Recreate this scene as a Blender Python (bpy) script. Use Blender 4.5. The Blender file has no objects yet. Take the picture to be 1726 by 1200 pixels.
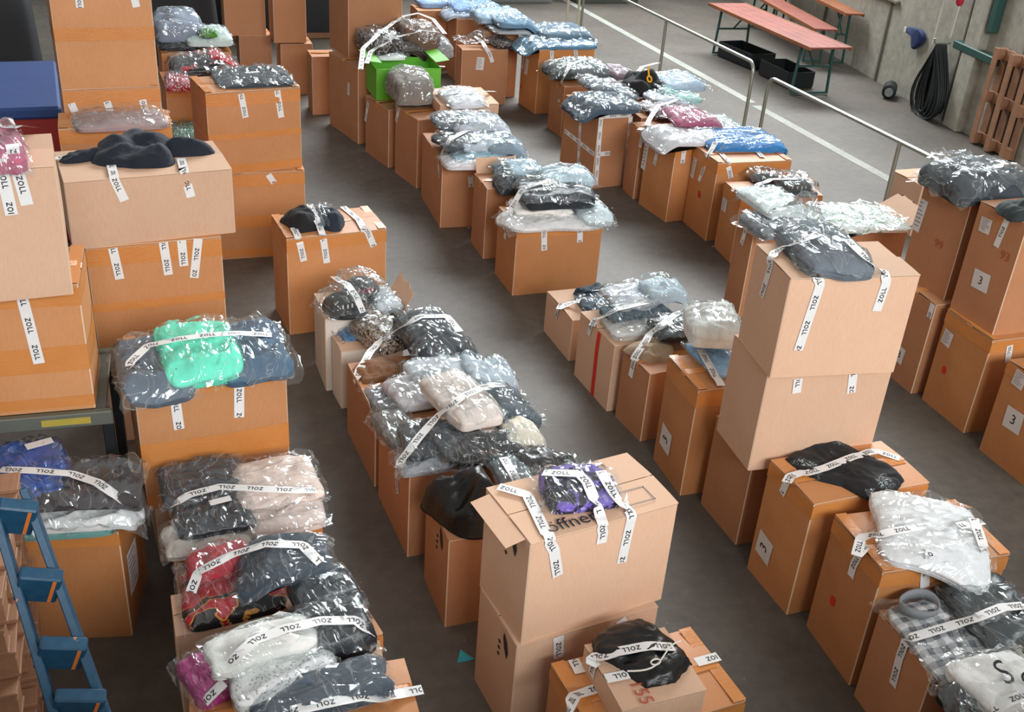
import bpy, math, random
import numpy as np
from mathutils import Vector, Matrix
C = bpy.context.scene.collection
SC = bpy.context.scene
R = math.radians

# ---------------------------------------------------------------- camera
cam = bpy.data.cameras.new('camera')
cam.sensor_width = 36.0
cam.lens = 1790.765 / 1726 * 36.0
cam.clip_end = 200
camo = bpy.data.objects.new('camera', cam)
C.objects.link(camo)
camo.matrix_world = Matrix.Translation((0, 0, 3.8)) @ Matrix.Rotation(R(-21), 4, 'Z') @ Matrix.Rotation(R(90 - 28.7213), 4, 'X') @ Matrix.Rotation(R(4.3911), 4, 'Z')
SC.camera = camo
# ---------------------------------------------------------------- light
SC.view_settings.view_transform = 'Standard'
SC.view_settings.look = 'None'
SC.view_settings.gamma = 1
SC.view_settings.use_curve_mapping = False
SC.view_settings.exposure = 0.0
w = bpy.data.worlds.new('hall_air')
SC.world = w
w.use_nodes = True
bg = w.node_tree.nodes['Background']
bg.inputs[0].default_value = (1.0, 0.95, 0.90, 1)
bg.inputs[1].default_value = 0.47

def area(name, loc, target, sx, sy, power, col):
    l = bpy.data.lights.new(name, 'AREA')
    l.shape = 'RECTANGLE'; l.size = sx; l.size_y = sy; l.energy = power; l.color = col
    o = bpy.data.objects.new(name, l); C.objects.link(o)
    o.location = loc
    o.rotation_euler = (Vector(target) - Vector(loc)).to_track_quat('-Z', 'Y').to_euler()
    return o
# high windows of the hall: far right end, and the glazed front behind the photographer
area('far_window_light', (10.5, 20, 10), (3.5, 6, 0), 14, 4.5, 4700, (0.93, 0.98, 1.0))
area('front_window_light', (4.0, -9, 7.8), (2.2, 6, .5), 11, 4, 2350, (0.97, 0.98, 1.0))

# ---------------------------------------------------------------- materials
MATS = {}
def srgb(h):
    if isinstance(h, str):
        c = [int(h[i:i + 2], 16) / 255 for i in (0, 2, 4)]
    else: c = [x / 255 for x in h]
    return tuple((x / 12.92 if x <= .04045 else ((x + .055) / 1.055) ** 2.4) for x in c) + (1,)
class NT:
    def __init__(s, name):
        s.m = bpy.data.materials.new(name); s.m.use_nodes = True
        s.t = s.m.node_tree; s.n = s.t.nodes; s.p = s.n['Principled BSDF']; s.out = s.n['Material Output']
    def new(s, ty, **kw):
        n = s.n.new(ty)
        for k, v in kw.items(): setattr(n, k, v)
        return n
    def link(s, a, b): s.t.links.new(a, b)
    def coord(s, kind='Object', scale=(1, 1, 1)):
        c = s.new('ShaderNodeTexCoord'); m = s.new('ShaderNodeMapping'); m.inputs['Scale'].default_value = scale
        s.link(c.outputs[kind], m.inputs[0]); return m.outputs[0]
    def noise(s, vec, scale, detail=3, rough=.55, dist=0):
        n = s.new('ShaderNodeTexNoise'); s.link(vec, n.inputs['Vector'])
        n.inputs['Scale'].default_value = scale; n.inputs['Detail'].default_value = detail
        n.inputs['Roughness'].default_value = rough; n.inputs['Distortion'].default_value = dist
        return n.outputs[0]
    def ramp(s, fac, stops, interp='LINEAR'):
        r = s.new('ShaderNodeValToRGB'); r.color_ramp.interpolation = interp
        e = r.color_ramp.elements
        while len(e) < len(stops): e.new(.5)
        for i, (p, c) in enumerate(stops): e[i].position = p; e[i].color = c if len(c) == 4 else tuple(c) + (1,)
        s.link(fac, r.inputs[0]); return r.outputs[0]
    def mix(s, fac, a, b, mode='MIX'):
        m = s.new('ShaderNodeMix', data_type='RGBA', blend_type=mode)
        for sock, v in ((m.inputs[0], fac), (m.inputs[6], a), (m.inputs[7], b)):
            if hasattr(v, 'is_linked'): s.link(v, sock)
            else: sock.default_value = v
        return m.outputs[2]
    def bump(s, h, strength=.3, dist=.002):
        b = s.new('ShaderNodeBump'); b.inputs['Strength'].default_value = strength; b.inputs['Distance'].default_value = dist
        s.link(h, b.inputs['Height']); s.link(b.outputs[0], s.p.inputs['Normal']); return b
    def objrand(s):
        return s.new('ShaderNodeObjectInfo').outputs['Random']
    def col(s, v):
        if hasattr(v, 'is_linked'): s.link(v, s.p.inputs['Base Color'])
        else: s.p.inputs['Base Color'].default_value = v
def cardboard(name, c1, c2, rough=.7, wrinkle=.25):
    t = NT(name); v = t.coord('Object')
    n = t.noise(v, 3.5, 4, .6); f = t.noise(t.coord('Object', (1, 1, .15)), 160, 2)
    c = t.mix(n, srgb(c1), srgb(c2))
    c = t.mix(t.ramp(f, [(.35, (.90, .90, .90)), (.65, (1.04, 1.04, 1.04))]), c, c) if False else c
    hue = t.new('ShaderNodeHueSaturation'); t.link(c, hue.inputs['Color'])
    mr = t.new('ShaderNodeMapRange'); mr.inputs[3].default_value = .90; mr.inputs[4].default_value = 1.08
    t.link(t.objrand(), mr.inputs[0]); t.link(mr.outputs[0], hue.inputs['Value'])
    t.col(t.mix(.05, hue.outputs[0], t.ramp(f, [(.3, (0, 0, 0)), (.7, (1, 1, 1))]), 'OVERLAY'))
    t.p.inputs['Roughness'].default_value = rough
    wv = t.new('ShaderNodeTexWave'); wv.bands_direction = 'Z'; t.link(v, wv.inputs[0])
    wv.inputs['Scale'].default_value = 1.2; wv.inputs['Distortion'].default_value = 9; wv.inputs['Detail'].default_value = 2
    t.bump(t.mix(.5, t.noise(v, 9, 4, .6), wv.outputs[0]), wrinkle, .006)
    return t.m
MATS['o'] = cardboard('orange_cardboard', 'bc8050', 'ca9264', .5, .3)
MATS['q'] = cardboard('glossy_orange_cardboard', 'b97945', 'c98e5e', .48, .4)
MATS['k'] = cardboard('kraft_cardboard', 'ab744c', 'bb8560', .72, .2)
MATS['p'] = cardboard('plain_cardboard', 'cda68a', 'd4b093', .8, .12)
MATS['w'] = cardboard('white_printed_board', 'd8d2c8', 'cfc6ba', .5, .15)
MATS['edge'] = cardboard('lit_worn_cardboard_edge', 'd8b898', 'e0c4a8', .85, .2)  # paler tone mixes edge wear with light scatter painted into the colour
def packing():
    t = NT('brown_packing_tape'); v = t.coord('Object')
    n = t.noise(v, 6, 4, .6)
    t.col(t.mix(n, srgb('c27a3c'), srgb('d08c4e')))
    t.p.inputs['Roughness'].default_value = .3
    w = t.noise(t.coord('Object', (2, 2, 14)), 9, 4, .65, 1.5)
    t.bump(w, .5, .004)
    return t.m
MATS['pack'] = packing()
def simple(name, hexc, rough=.6, metal=0, var=.12, scale=12, bump=.15, spec=None):
    t = NT(name); v = t.coord('Object'); n = t.noise(v, scale, 4, .6)
    c = srgb(hexc); d = tuple(max(0, x * (1 - var)) for x in c[:3]) + (1,); e = tuple(min(1, x * (1 + var)) for x in c[:3]) + (1,)
    t.col(t.mix(n, d, e)); t.p.inputs['Roughness'].default_value = rough; t.p.inputs['Metallic'].default_value = metal
    if spec is not None: t.p.inputs['Specular IOR Level'].default_value = spec
    if bump: t.bump(n, bump, .004)
    return t.m
MATS['tape'] = simple('white_tape', 'e2e2e0', .35, 0, .03, 30, .1)
MATS['ink'] = simple('black_ink', '26262a', .5, 0, .05, 30, 0)
MATS['paper'] = simple('paper', 'd9d4d0', .8, 0, .05, 20, .05)
MATS['print'] = simple('faint_print', '9a9392', .8, 0, .1, 20, 0)
MATS['red'] = simple('red_mark', 'd8281c', .6, 0, .05, 20, 0)
MATS['pen'] = simple('red_pen', 'b0503c', .7, 0, .05, 20, 0)
MATS['yellow'] = simple('yellow_tag', 'e8a820', .5, 0, .05, 20, 0)
MATS['cord'] = simple('white_cord', 'dcd8cc', .7, 0, .05, 60, .2)
def film():
    t = NT('clear_film'); v = t.coord('Object')
    tr = t.new('ShaderNodeBsdfTransparent'); tr.inputs[0].default_value = (.95, .965, .97, 1)
    g = t.new('ShaderNodeBsdfGlossy'); g.inputs['Roughness'].default_value = .15; g.inputs[0].default_value = (.95, 1, 1, 1)
    d = t.new('ShaderNodeBsdfTranslucent'); d.inputs[0].default_value = (.85, .9, .92, 1)
    d2 = t.new('ShaderNodeBsdfDiffuse'); d2.inputs[0].default_value = (.85, .9, .92, 1)
    n1 = t.noise(t.coord('Object', (1, .4, 1)), 7, 2.0, .5, 1.6)
    a = t.new('ShaderNodeMath', operation='SUBTRACT'); t.link(n1, a.inputs[0]); a.inputs[1].default_value = .5
    b = t.new('ShaderNodeMath', operation='ABSOLUTE'); t.link(a.outputs[0], b.inputs[0])
    bm = t.new('ShaderNodeBump'); bm.inputs['Strength'].default_value = 1; bm.inputs['Distance'].default_value = .022
    bm.invert = True
    t.link(b.outputs[0], bm.inputs['Height'])
    t.link(bm.outputs[0], g.inputs['Normal'])
    lw = t.new('ShaderNodeLayerWeight'); lw.inputs[0].default_value = .12; t.link(bm.outputs[0], lw.inputs['Normal'])
    mr = t.new('ShaderNodeMapRange'); t.link(lw.outputs['Fresnel'], mr.inputs[0]); mr.inputs[3].default_value = .07; mr.inputs[4].default_value = .8
    s0 = t.new('ShaderNodeMixShader'); s0.inputs[0].default_value = .5; t.link(d.outputs[0], s0.inputs[1]); t.link(d2.outputs[0], s0.inputs[2])
    crease = t.ramp(b.outputs[0], [(.0, (.40,) * 3), (.018, (.06,) * 3), (.2, (.03,) * 3)])
    s1 = t.new('ShaderNodeMixShader'); t.link(crease, s1.inputs[0]); t.link(tr.outputs[0], s1.inputs[1]); t.link(s0.outputs[0], s1.inputs[2])
    s2 = t.new('ShaderNodeMixShader'); t.link(mr.outputs[0], s2.inputs[0]); t.link(s1.outputs[0], s2.inputs[1]); t.link(g.outputs[0], s2.inputs[2])
    t.link(s2.outputs[0], t.out.inputs[0])
    return t.m
MATS['film'] = film()
def cloth(hexc, pat='plain', gloss=False):
    key = 'c' + str(hexc) + pat
    if key in MATS: return MATS[key]
    t = NT('cloth_' + pat); v = t.coord('Object')
    base = srgb(hexc); n = t.noise(v, 10, 4, .6)
    dk = tuple(x * .82 for x in base[:3]) + (1,); lt = tuple(min(1, x * 1.15) for x in base[:3]) + (1,)
    c = t.mix(n, dk, lt)
    def vor(scale, feat='F1'):
        o = t.new('ShaderNodeTexVoronoi', feature=feat); o.inputs['Scale'].default_value = scale; t.link(v, o.inputs['Vector']); return o
    if pat == 'leopard':
        d = t.noise(v, 70, 2, .5, 1.2)
        c = t.mix(t.ramp(d, [(.47, (0, 0, 0)), (.52, (1, 1, 1))]), srgb('141211'), srgb('b3a08c'))
    elif pat == 'plaid':
        m1 = t.new('ShaderNodeTexWave'); m1.bands_direction = 'X'; m1.inputs['Scale'].default_value = 4.6; t.link(v, m1.inputs[0])
        m2 = t.new('ShaderNodeTexWave'); m2.bands_direction = 'Y'; m2.inputs['Scale'].default_value = 4.6; t.link(v, m2.inputs[0])
        r1 = t.ramp(m1.outputs[0], [(.48, (.12, .13, .15)), (.52, (.8, .8, .8))]); r2 = t.ramp(m2.outputs[0], [(.48, (.12, .13, .15)), (.52, (.8, .8, .8))])
        c = t.mix(.5, r1, r2)
    elif pat == 'baroque':
        r = t.new('ShaderNodeTexWave', wave_type='RINGS'); r.inputs['Scale'].default_value = 3.2; r.inputs['Distortion'].default_value = 9; r.inputs['Detail'].default_value = 2.5; r.inputs['Detail Scale'].default_value = 1.6
        t.link(v, r.inputs[0])
        g = t.ramp(r.outputs[0], [(.0, srgb('1a1416')), (.36, srgb('241a18')), (.42, srgb('c8893a')), (.60, srgb('e0a850')), (.66, srgb('b81828')), (1, srgb('b01424'))], 'CONSTANT')
        k = t.noise(v, 4, 1)
        c = t.mix(t.ramp(k, [(.36, (0, 0, 0)), (.40, (1, 1, 1))]), base, g)
    elif pat == 'purple':
        k = t.noise(v, 9, 2, .5, 1); c = t.mix(t.ramp(k, [(.50, (0, 0, 0)), (.54, (1, 1, 1))]), srgb('22222a'), srgb('7560b8'))
        k2 = t.noise(v, 60, 2); c = t.mix(t.ramp(k2, [(.60, (0, 0, 0)), (.64, (1, 1, 1))]), c, srgb('a99ad6'))
    elif pat == 'greenprint':
        k = t.noise(v, 26, 3, .6, 1); c = t.mix(t.ramp(k, [(.56, (0, 0, 0)), (.60, (1, 1, 1))]), base, srgb('6fae86'))
    elif pat == 'floral':
        k = t.noise(v, 45, 2, .5, 1); c = t.mix(t.ramp(k, [(.55, (0, 0, 0)), (.6, (1, 1, 1))]), c, srgb('b8a8a4'))
    elif pat == 'redspots':
        k = t.noise(v, 7, 1, .5); c = t.mix(t.ramp(k, [(.58, (0, 0, 0)), (.61, (1, 1, 1))]), c, srgb('b01c2c'))
    elif pat == 'glitter':
        k = t.noise(v, 5, 1, .5, .5); k2 = t.noise(v, 120, 2)
        m = t.mix(1.0, t.ramp(k, [(.60, (0, 0, 0)), (.66, (1, 1, 1))]), t.ramp(k2, [(.52, (0, 0, 0)), (.58, (1, 1, 1))]), 'MULTIPLY')
        c = t.mix(m, c, srgb('b9c8c8'))
    elif pat == 'lace':
        o = vor(70); c = t.mix(t.ramp(o.outputs[0], [(.25, (0, 0, 0)), (.4, (1, 1, 1))]), srgb('a8a8a4'), base)
    elif pat == 'sequins':
        o = vor(60); c = t.mix(t.ramp(o.outputs[0], [(.2, (0, 0, 0)), (.5, (1, 1, 1))]), srgb('dfe8e4'), base)
    t.col(c); t.p.inputs['Roughness'].default_value = .32 if gloss else .85
    if not gloss:
        t.p.inputs['Sheen Weight'].default_value = .06
    wn = t.noise(v, 38, 4, .65)
    t.bump(wn, .5, .006)
    MATS[key] = t.m
    return t.m

# ---------------------------------------------------------------- mesh helpers
def mesh(name, verts, faces, mats, parent=None, loc=None, smooth=True, fm=None, sharp=None):
    me = bpy.data.meshes.new(name)
    me.from_pydata([tuple(map(float, v)) for v in verts], [], faces)
    for m in (mats if isinstance(mats, (list, tuple)) else [mats]):
        me.materials.append(MATS[m] if isinstance(m, str) else m)
    if fm is not None: me.polygons.foreach_set('material_index', fm)
    me.polygons.foreach_set('use_smooth', [smooth] * len(me.polygons))
    me.update()
    if sharp: me.set_sharp_from_angle(angle=R(sharp))
    o = bpy.data.objects.new(name, me); C.objects.link(o)
    if parent: o.parent = parent
    if loc is not None: o.location = loc
    return o
def empty(name, loc, rz=0, label=None, cat=None, group=None):
    o = bpy.data.objects.new(name, None); C.objects.link(o); o.location = loc; o.rotation_euler = (0, 0, rz)
    o.empty_display_size = .1
    tag(o, label, cat, group); return o
def tag(o, label=None, cat=None, group=None, kind=None):
    if label: o['label'] = label
    if cat: o['category'] = cat
    if group: o['group'] = group
    if kind: o['kind'] = kind
    return o
class MB:
    def __init__(s): s.v = []; s.f = []; s.m = []
    def add(s, vs, fs, mi=0):
        b = len(s.v); s.v += [tuple(map(float, q)) for q in vs]; s.f += [tuple(b + i for i in f) for f in fs]; s.m += [mi] * len(fs); return s
    def box(s, c, size, mat=None, mi=0, bev=0):
        x, y, z = (q / 2 for q in size); b = min(bev, x * .45, y * .45, z * .45)
        if b <= 0:
            vs = [(i * x, j * y, k * z) for i in (-1, 1) for j in (-1, 1) for k in (-1, 1)]
            fs = [(0, 1, 3, 2), (4, 6, 7, 5), (0, 4, 5, 1), (2, 3, 7, 6), (0, 2, 6, 4), (1, 5, 7, 3)]
        else:
            vs = []; idx = {}
            for i in (-1, 1):
                for j in (-1, 1):
                    for k in (-1, 1):
                        idx[(i, j, k)] = len(vs)
                        vs += [(i * x, j * (y - b), k * (z - b)), (i * (x - b), j * y, k * (z - b)), (i * (x - b), j * (y - b), k * z)]
            I = lambda i, j, k, a: idx[(i, j, k)] + a
            fs = []
            for q in (-1, 1):
                for a in range(3):
                    l = []
                    for (m, n) in ((-1, -1), (1, -1), (1, 1), (-1, 1)):
                        t = [m, n]; t.insert(a, q); l.append(I(*t, a))
                    fs.append(tuple(l))
            for m in (-1, 1):
                for n in (-1, 1):
                    fs.append((I(-1, m, n, 1), I(1, m, n, 1), I(1, m, n, 2), I(-1, m, n, 2)))
                    fs.append((I(m, -1, n, 0), I(m, 1, n, 0), I(m, 1, n, 2), I(m, -1, n, 2)))
                    fs.append((I(m, n, -1, 0), I(m, n, 1, 0), I(m, n, 1, 1), I(m, n, -1, 1)))
            for k in idx: fs.append((idx[k], idx[k] + 1, idx[k] + 2))
        M = mat if mat is not None else Matrix()
        vs = [tuple(M @ Vector((v[0] + c[0], v[1] + c[1], v[2] + c[2]))) for v in vs]
        return s.add(vs, fs, mi)
    def bar(s, a, b, wd, ht, up=(0, 0, 1), mi=0, bev=0):
        a = Vector(a); b = Vector(b); t = (b - a); L = t.length; t.normalize()
        u = Vector(up); sd = t.cross(u).normalized(); u = sd.cross(t)
        M = Matrix((t, sd, u)).transposed().to_4x4(); M.translation = (a + b) / 2
        return s.box((0, 0, 0), (L, wd, ht), M, mi, bev)
    def tube(s, pts, r, n=8, mi=0):
        pts = [Vector(p) for p in pts]; rings = []
        prev = None
        for i, p in enumerate(pts):
            t = (pts[min(i + 1, len(pts) - 1)] - pts[max(i - 1, 0)]).normalized()
            if prev is None:
                u = t.orthogonal().normalized()
            else:
                u = (prev - t * prev.dot(t)).normalized()
            prev = u; w_ = t.cross(u)
            rr = r[i] if isinstance(r, (list, tuple)) else r
            rings.append([p + (u * math.cos(k * 2 * math.pi / n) + w_ * math.sin(k * 2 * math.pi / n)) * rr for k in range(n)])
        vs = [tuple(q) for ring in rings for q in ring]
        fs = [(i * n + k, i * n + (k + 1) % n, (i + 1) * n + (k + 1) % n, (i + 1) * n + k) for i in range(len(pts) - 1) for k in range(n)]
        fs += [tuple(range(n))[::-1], tuple((len(pts) - 1) * n + k for k in range(n))]
        return s.add(vs, fs, mi)
    def build(s, name, mats, parent=None, loc=None, smooth=True, sharp=35):
        o = mesh(name, s.v, s.f, mats, parent, loc, smooth, s.m, sharp)
        import bmesh
        bm = bmesh.new(); bm.from_mesh(o.data); bmesh.ops.recalc_face_normals(bm, faces=bm.faces); bm.to_mesh(o.data); bm.free()
        if smooth and sharp: o.data.set_sharp_from_angle(angle=R(sharp))
        return o
_rt = np.random.RandomState(7).rand(97 * 97)
def vn(x, y, seed=0):
    x = np.asarray(x, float) + seed * 13.37; y = np.asarray(y, float) + seed * 7.91
    xi = np.floor(x).astype(int); yi = np.floor(y).astype(int); fx = x - xi; fy = y - yi
    fx = fx * fx * (3 - 2 * fx); fy = fy * fy * (3 - 2 * fy)
    h = lambda a, b: _rt[(a % 97) * 97 + (b % 97)]
    return (h(xi, yi) * (1 - fx) + h(xi + 1, yi) * fx) * (1 - fy) + (h(xi, yi + 1) * (1 - fx) + h(xi + 1, yi + 1) * fx) * fy
def ridge(x, y, seed=0): return 1 - np.abs(2 * vn(x, y, seed) - 1)
def gridfaces(nx, ny, off=0): return [(off + j * nx + i, off + j * nx + i + 1, off + (j + 1) * nx + i + 1, off + (j + 1) * nx + i) for j in range(ny - 1) for i in range(nx - 1)]

# ---------------------------------------------------------------- measured positions (metres)
BOXES = {
'L1':('q',-0.862,4.304,-0.196,0.620,0.463,0.000,0.630,'brown taped box in shadow behind the blue ladder, packing list on its side'),
'L2a':('o',-0.970,4.766,-0.050,0.660,0.440,0.980,0.650,'orange taped box resting on the grey metal cart at the left edge'),
'L2b':('p',-0.987,4.594,0.060,0.660,0.445,1.636,0.590,'plain tan box topmost above the grey metal cart at the left edge'),
'L4u':('p',-0.306,5.936,0.057,0.720,0.460,0.000,0.560,'brown box at the very bottom of the stack under the wide flat box'),
'L4':('o',-0.326,5.916,0.057,0.742,0.440,0.570,0.738,'orange taped box carrying the wide plain box with the navy sweater'),
'L3':('p',-0.389,5.904,0.115,0.900,0.527,1.314,0.387,'wide flat plain box under the navy sweater, overhanging the box below'),
'L5u':('p',-0.098,4.707,0.073,0.660,0.440,0.000,0.360,'low brown box hidden beneath the mint topped box'),
'L5':('o',-0.128,4.677,0.073,0.733,0.483,0.370,0.742,'tall orange taped box topped with mint and blue bagged clothes'),
'L6':('q',-0.025,4.077,-0.008,0.684,0.501,0.000,0.586,'orange box under the dark and cream folded clothes, lower left'),
'L7':('p',-0.049,3.482,0.022,0.430,0.257,0.000,0.588,'plain tan box under the red and gold bagged scarf'),
'L7c':('q',0.479,3.200,0.219,0.300,0.400,0.000,0.608,'creased orange box beside the black bagged jacket, bottom left row'),
'L8':('q',-0.033,2.847,-0.042,0.847,0.300,0.000,0.597,'orange box at the bottom edge with dark grey bagged clothes and tape'),
'B5':('o',0.594,8.600,0.000,0.720,0.500,0.000,0.753,'orange box on the floor beneath another, left of the wide aisle'),
'B4':('o',0.553,8.554,0.171,0.767,0.496,0.759,0.675,'orange taped box on top of another with a flat dark bagged garment'),
'B2':('o',-0.447,7.900,0.072,0.652,0.420,0.920,0.742,'orange box squeezed under the tallest box at upper left'),
'B1':('o',-0.447,7.900,0.091,0.650,0.440,1.668,0.800,'tallest orange box in the upper left, its top above the frame'),
'B3':('o',-0.478,7.461,0.015,0.723,0.342,0.800,0.719,'orange box with pale pink bagged garment behind the navy sweater'),
'B6':('o',0.302,9.932,0.053,0.499,0.500,0.550,0.570,'orange box under red and black bags beside the tallest box'),
'B9':('q',0.279,9.582,0.029,0.318,0.400,0.000,0.705,'orange box deep behind the wide plain box with green sequinned bag'),
'B8':('o',0.325,11.030,0.060,0.671,0.400,0.550,0.603,'orange box under green and white bags behind the red ones'),
'B7':('q',0.948,7.133,0.096,0.748,0.462,0.000,0.768,'lone orange box in the aisle with small black bagged items'),
'D2':('p',1.310,3.090,0.101,0.703,0.398,0.000,0.559,'plain tan box beneath the large printed plain box, lower centre'),
'D':('p',1.331,3.098,0.148,0.723,0.409,0.565,0.534,'large plain tan box with black lettering and purple bagged garment on top'),
'M3':('k',1.229,3.853,0.017,0.620,0.395,0.000,0.544,'plain tan box under the big black bagged garment, beside the lettered box'),
'M4':('k',1.178,4.428,0.054,0.640,0.593,0.000,0.528,'brown box under the heap of white and grey bagged sweaters'),
'M5':('k',1.145,5.103,0.059,0.600,0.649,0.000,0.490,'brown box with open lid and crumpled brown paper, middle row'),
'M6':('w',1.123,6.020,0.090,0.400,0.220,0.000,0.427,'white printed box behind the leopard print bag, middle row'),
'M7':('w',1.065,6.270,0.014,0.539,0.400,0.000,0.545,'open white box full of bagged caps, middle row'),
'R2a':('p',2.874,6.313,0.022,0.400,0.507,0.000,0.330,'small plain box holding the navy bagged shoes, far end of its row'),
'R2b':('p',2.872,5.590,0.061,0.580,0.532,0.000,0.501,'plain tan box with red tape down its left side'),
'R2c':('k',2.941,5.191,0.116,0.560,0.334,0.000,0.504,'plain tan box under crumpled beige fabric, right of the red taped box'),
'R2d':('q',2.926,4.582,-0.030,0.520,0.413,0.000,0.740,'orange box with number 3 sheet and light blue bag, beside the tall stack'),
'S3':('k',3.025,4.072,0.025,0.660,0.414,0.000,0.620,'plain tan box at the foot of the tallest right-hand stack'),
'S2':('p',2.907,3.943,-0.079,0.727,0.413,0.626,0.600,'plain tan box in the middle of the tallest right-hand stack'),
'S1':('p',2.881,3.888,-0.125,0.690,0.420,1.232,0.542,'large plain tan box topmost of the right-hand stack with grey bagged garment'),
'K1':('q',2.999,3.481,0.027,0.711,0.400,0.000,0.719,'orange box with number 3 sheet and black trousers taped on top'),
'K2':('q',3.031,2.961,-0.063,0.691,0.428,0.000,0.707,'glossy orange taped box with red dot and white bagged garment'),
'K3':('k',2.988,2.492,-0.072,0.660,0.414,0.000,0.531,'plain brown box under the black and white plaid garment'),
'K4':('q',2.999,1.955,0.000,0.660,0.420,0.000,0.550,'orange box in the bottom right corner under the lettered white bag'),
'P1a':('k',5.197,5.318,-0.021,0.620,0.460,0.000,0.720,'lower brown box standing behind the tallest right-hand stack'),
'P1b':('k',5.299,5.370,0.042,0.660,0.465,0.726,0.746,'upper brown box with red 99 mark under a dark bag'),
'P2a':('q',5.220,4.770,-0.021,0.660,0.470,0.000,0.720,'lower orange box with a red dot near the right edge'),
'P2b':('k',5.262,4.829,0.013,0.660,0.429,0.726,0.788,'upper tan box with number 3 sheet and red 93 near right edge'),
'P3':('q',5.180,4.128,-0.017,0.660,0.449,0.000,0.688,'orange box cut by the right edge, carrying a number 3 sheet'),
'T1':('k',2.377,11.547,0.212,0.660,0.825,0.000,0.840,'orange box with ragged lid below the tall box, far left row'),
'T0':('k',2.372,12.047,0.211,0.660,0.556,0.846,0.700,'tall tan box standing on another at the top centre left'),
'T2':('k',2.530,10.715,0.215,0.600,0.593,0.000,0.620,'orange box under the green carton, far left row'),
'T3':('k',2.672,10.056,0.202,0.560,0.531,0.000,0.707,'orange box under the grey shaggy bagged garment'),
'T4':('k',2.627,8.987,-0.042,0.600,0.852,0.000,0.643,'orange box under a heap of pale blue and white bags'),
'T5':('k',2.810,8.223,-0.018,0.420,0.397,0.000,0.646,'narrow brown box with raised flap beside the aisle'),
'T8':('q',2.823,7.457,0.012,0.759,0.457,0.000,0.596,'orange box at the near end of its row under bags with cream lettering'),
'T10':('k',3.989,12.952,-0.030,0.608,0.280,0.000,0.699,'pinkish brown box with a white label behind the small flat box'),
'Q1':('q',4.852,12.492,0.096,0.778,0.506,0.000,0.801,'creased orange box with white sheet on its side under teal bags'),
'F3':('k',4.380,13.289,-0.012,0.472,0.420,0.000,0.847,'orange box left of the creased one under pale blue bags'),
'F2':('k',4.271,14.162,0.000,0.600,0.420,0.000,0.821,'brown box further back under pale blue bags'),
'F1':('k',3.885,14.792,0.000,0.660,0.420,0.000,0.806,'brown box at the far end of the blue bag row'),
'Q2':('k',4.826,11.522,0.055,0.600,0.395,0.000,0.599,'brown box under dark green bags, right-hand row'),
'Q3':('k',4.505,9.774,0.145,0.400,0.705,0.000,0.805,'plain box criss-crossed with white printed tape along its edges'),
'Q4':('k',4.825,9.420,-0.047,0.560,0.300,0.000,0.720,'brown box between the white taped box and the pink bags'),
'QA':('k',5.020,9.840,0.000,0.560,0.440,0.000,0.720,'brown box hidden under bags just behind the white taped box'),
'QB':('k',4.980,10.560,0.000,0.560,0.500,0.000,0.740,'brown box under the black knitted hat with yellow tag'),
'Q5':('q',4.880,8.766,0.095,0.560,0.531,0.000,0.784,'orange box with tall white labels under pink bags'),
'Q6':('q',5.055,8.252,-0.024,0.776,0.510,0.000,0.767,'orange box with the bright blue bagged garment'),
'Q7':('q',5.028,7.730,-0.111,0.795,0.387,0.000,0.637,'orange box with black caps taped across its top'),
'Q8':('k',4.532,6.703,-0.008,0.560,0.262,0.000,0.802,'brown box under white bags behind the tallest right-hand stack'),
'Q9':('k',5.135,6.392,-0.036,0.595,0.459,0.000,0.861,'box with white and green printed plastic and a raised torn flap'),
'Q10':('p',7.234,8.007,0.033,0.507,0.479,0.000,0.517,'pale topped box behind the railing end at right'),
'G1':('k',2.066,12.728,0.000,0.300,0.340,0.000,0.691,'dark orange box beside the tall box, upper left aisle'),
'G2':('k',1.827,13.636,0.000,0.400,0.400,0.000,0.631,'dim orange box deep in the upper left shadows'),
'G3':('k',1.360,13.965,0.000,0.400,0.400,0.000,0.662,'shadowed brown box furthest to the upper left'),
'G4':('k',1.750,13.600,-0.000,0.400,0.420,0.660,0.620,'stacked orange box in the upper left shadows'),
'G5':('k',1.200,13.965,0.000,0.500,0.420,0.668,0.620,'stacked brown box at the dim far left back'),
'T9':('p',2.916,10.130,0.000,0.620,0.620,0.730,0.100,'small flat box taped with white tape lying on the far row'),
'N1':('q',1.460,2.549,0.068,0.683,0.445,0.000,0.517,'orange box with crossed white tape at the bottom centre'),
'N2':('p',1.560,2.583,0.024,0.377,0.368,0.523,0.116,'small flat plain box under the black shorts, bottom centre'),
'B2u':('p',-0.447,7.900,0.072,0.652,0.420,0.000,0.910,'hidden brown box deep below the tallest box'),
'B3u':('p',-0.478,7.481,0.015,0.723,0.360,0.000,0.790,'hidden brown box below the pale pink garment box'),
'B6u':('p',0.302,9.932,0.053,0.499,0.500,0.000,0.540,'brown box on the floor under the red and black bags'),
'B8u':('p',0.325,11.030,0.060,0.671,0.400,0.000,0.540,'brown box on the floor under the green and white bags'),
}
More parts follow.
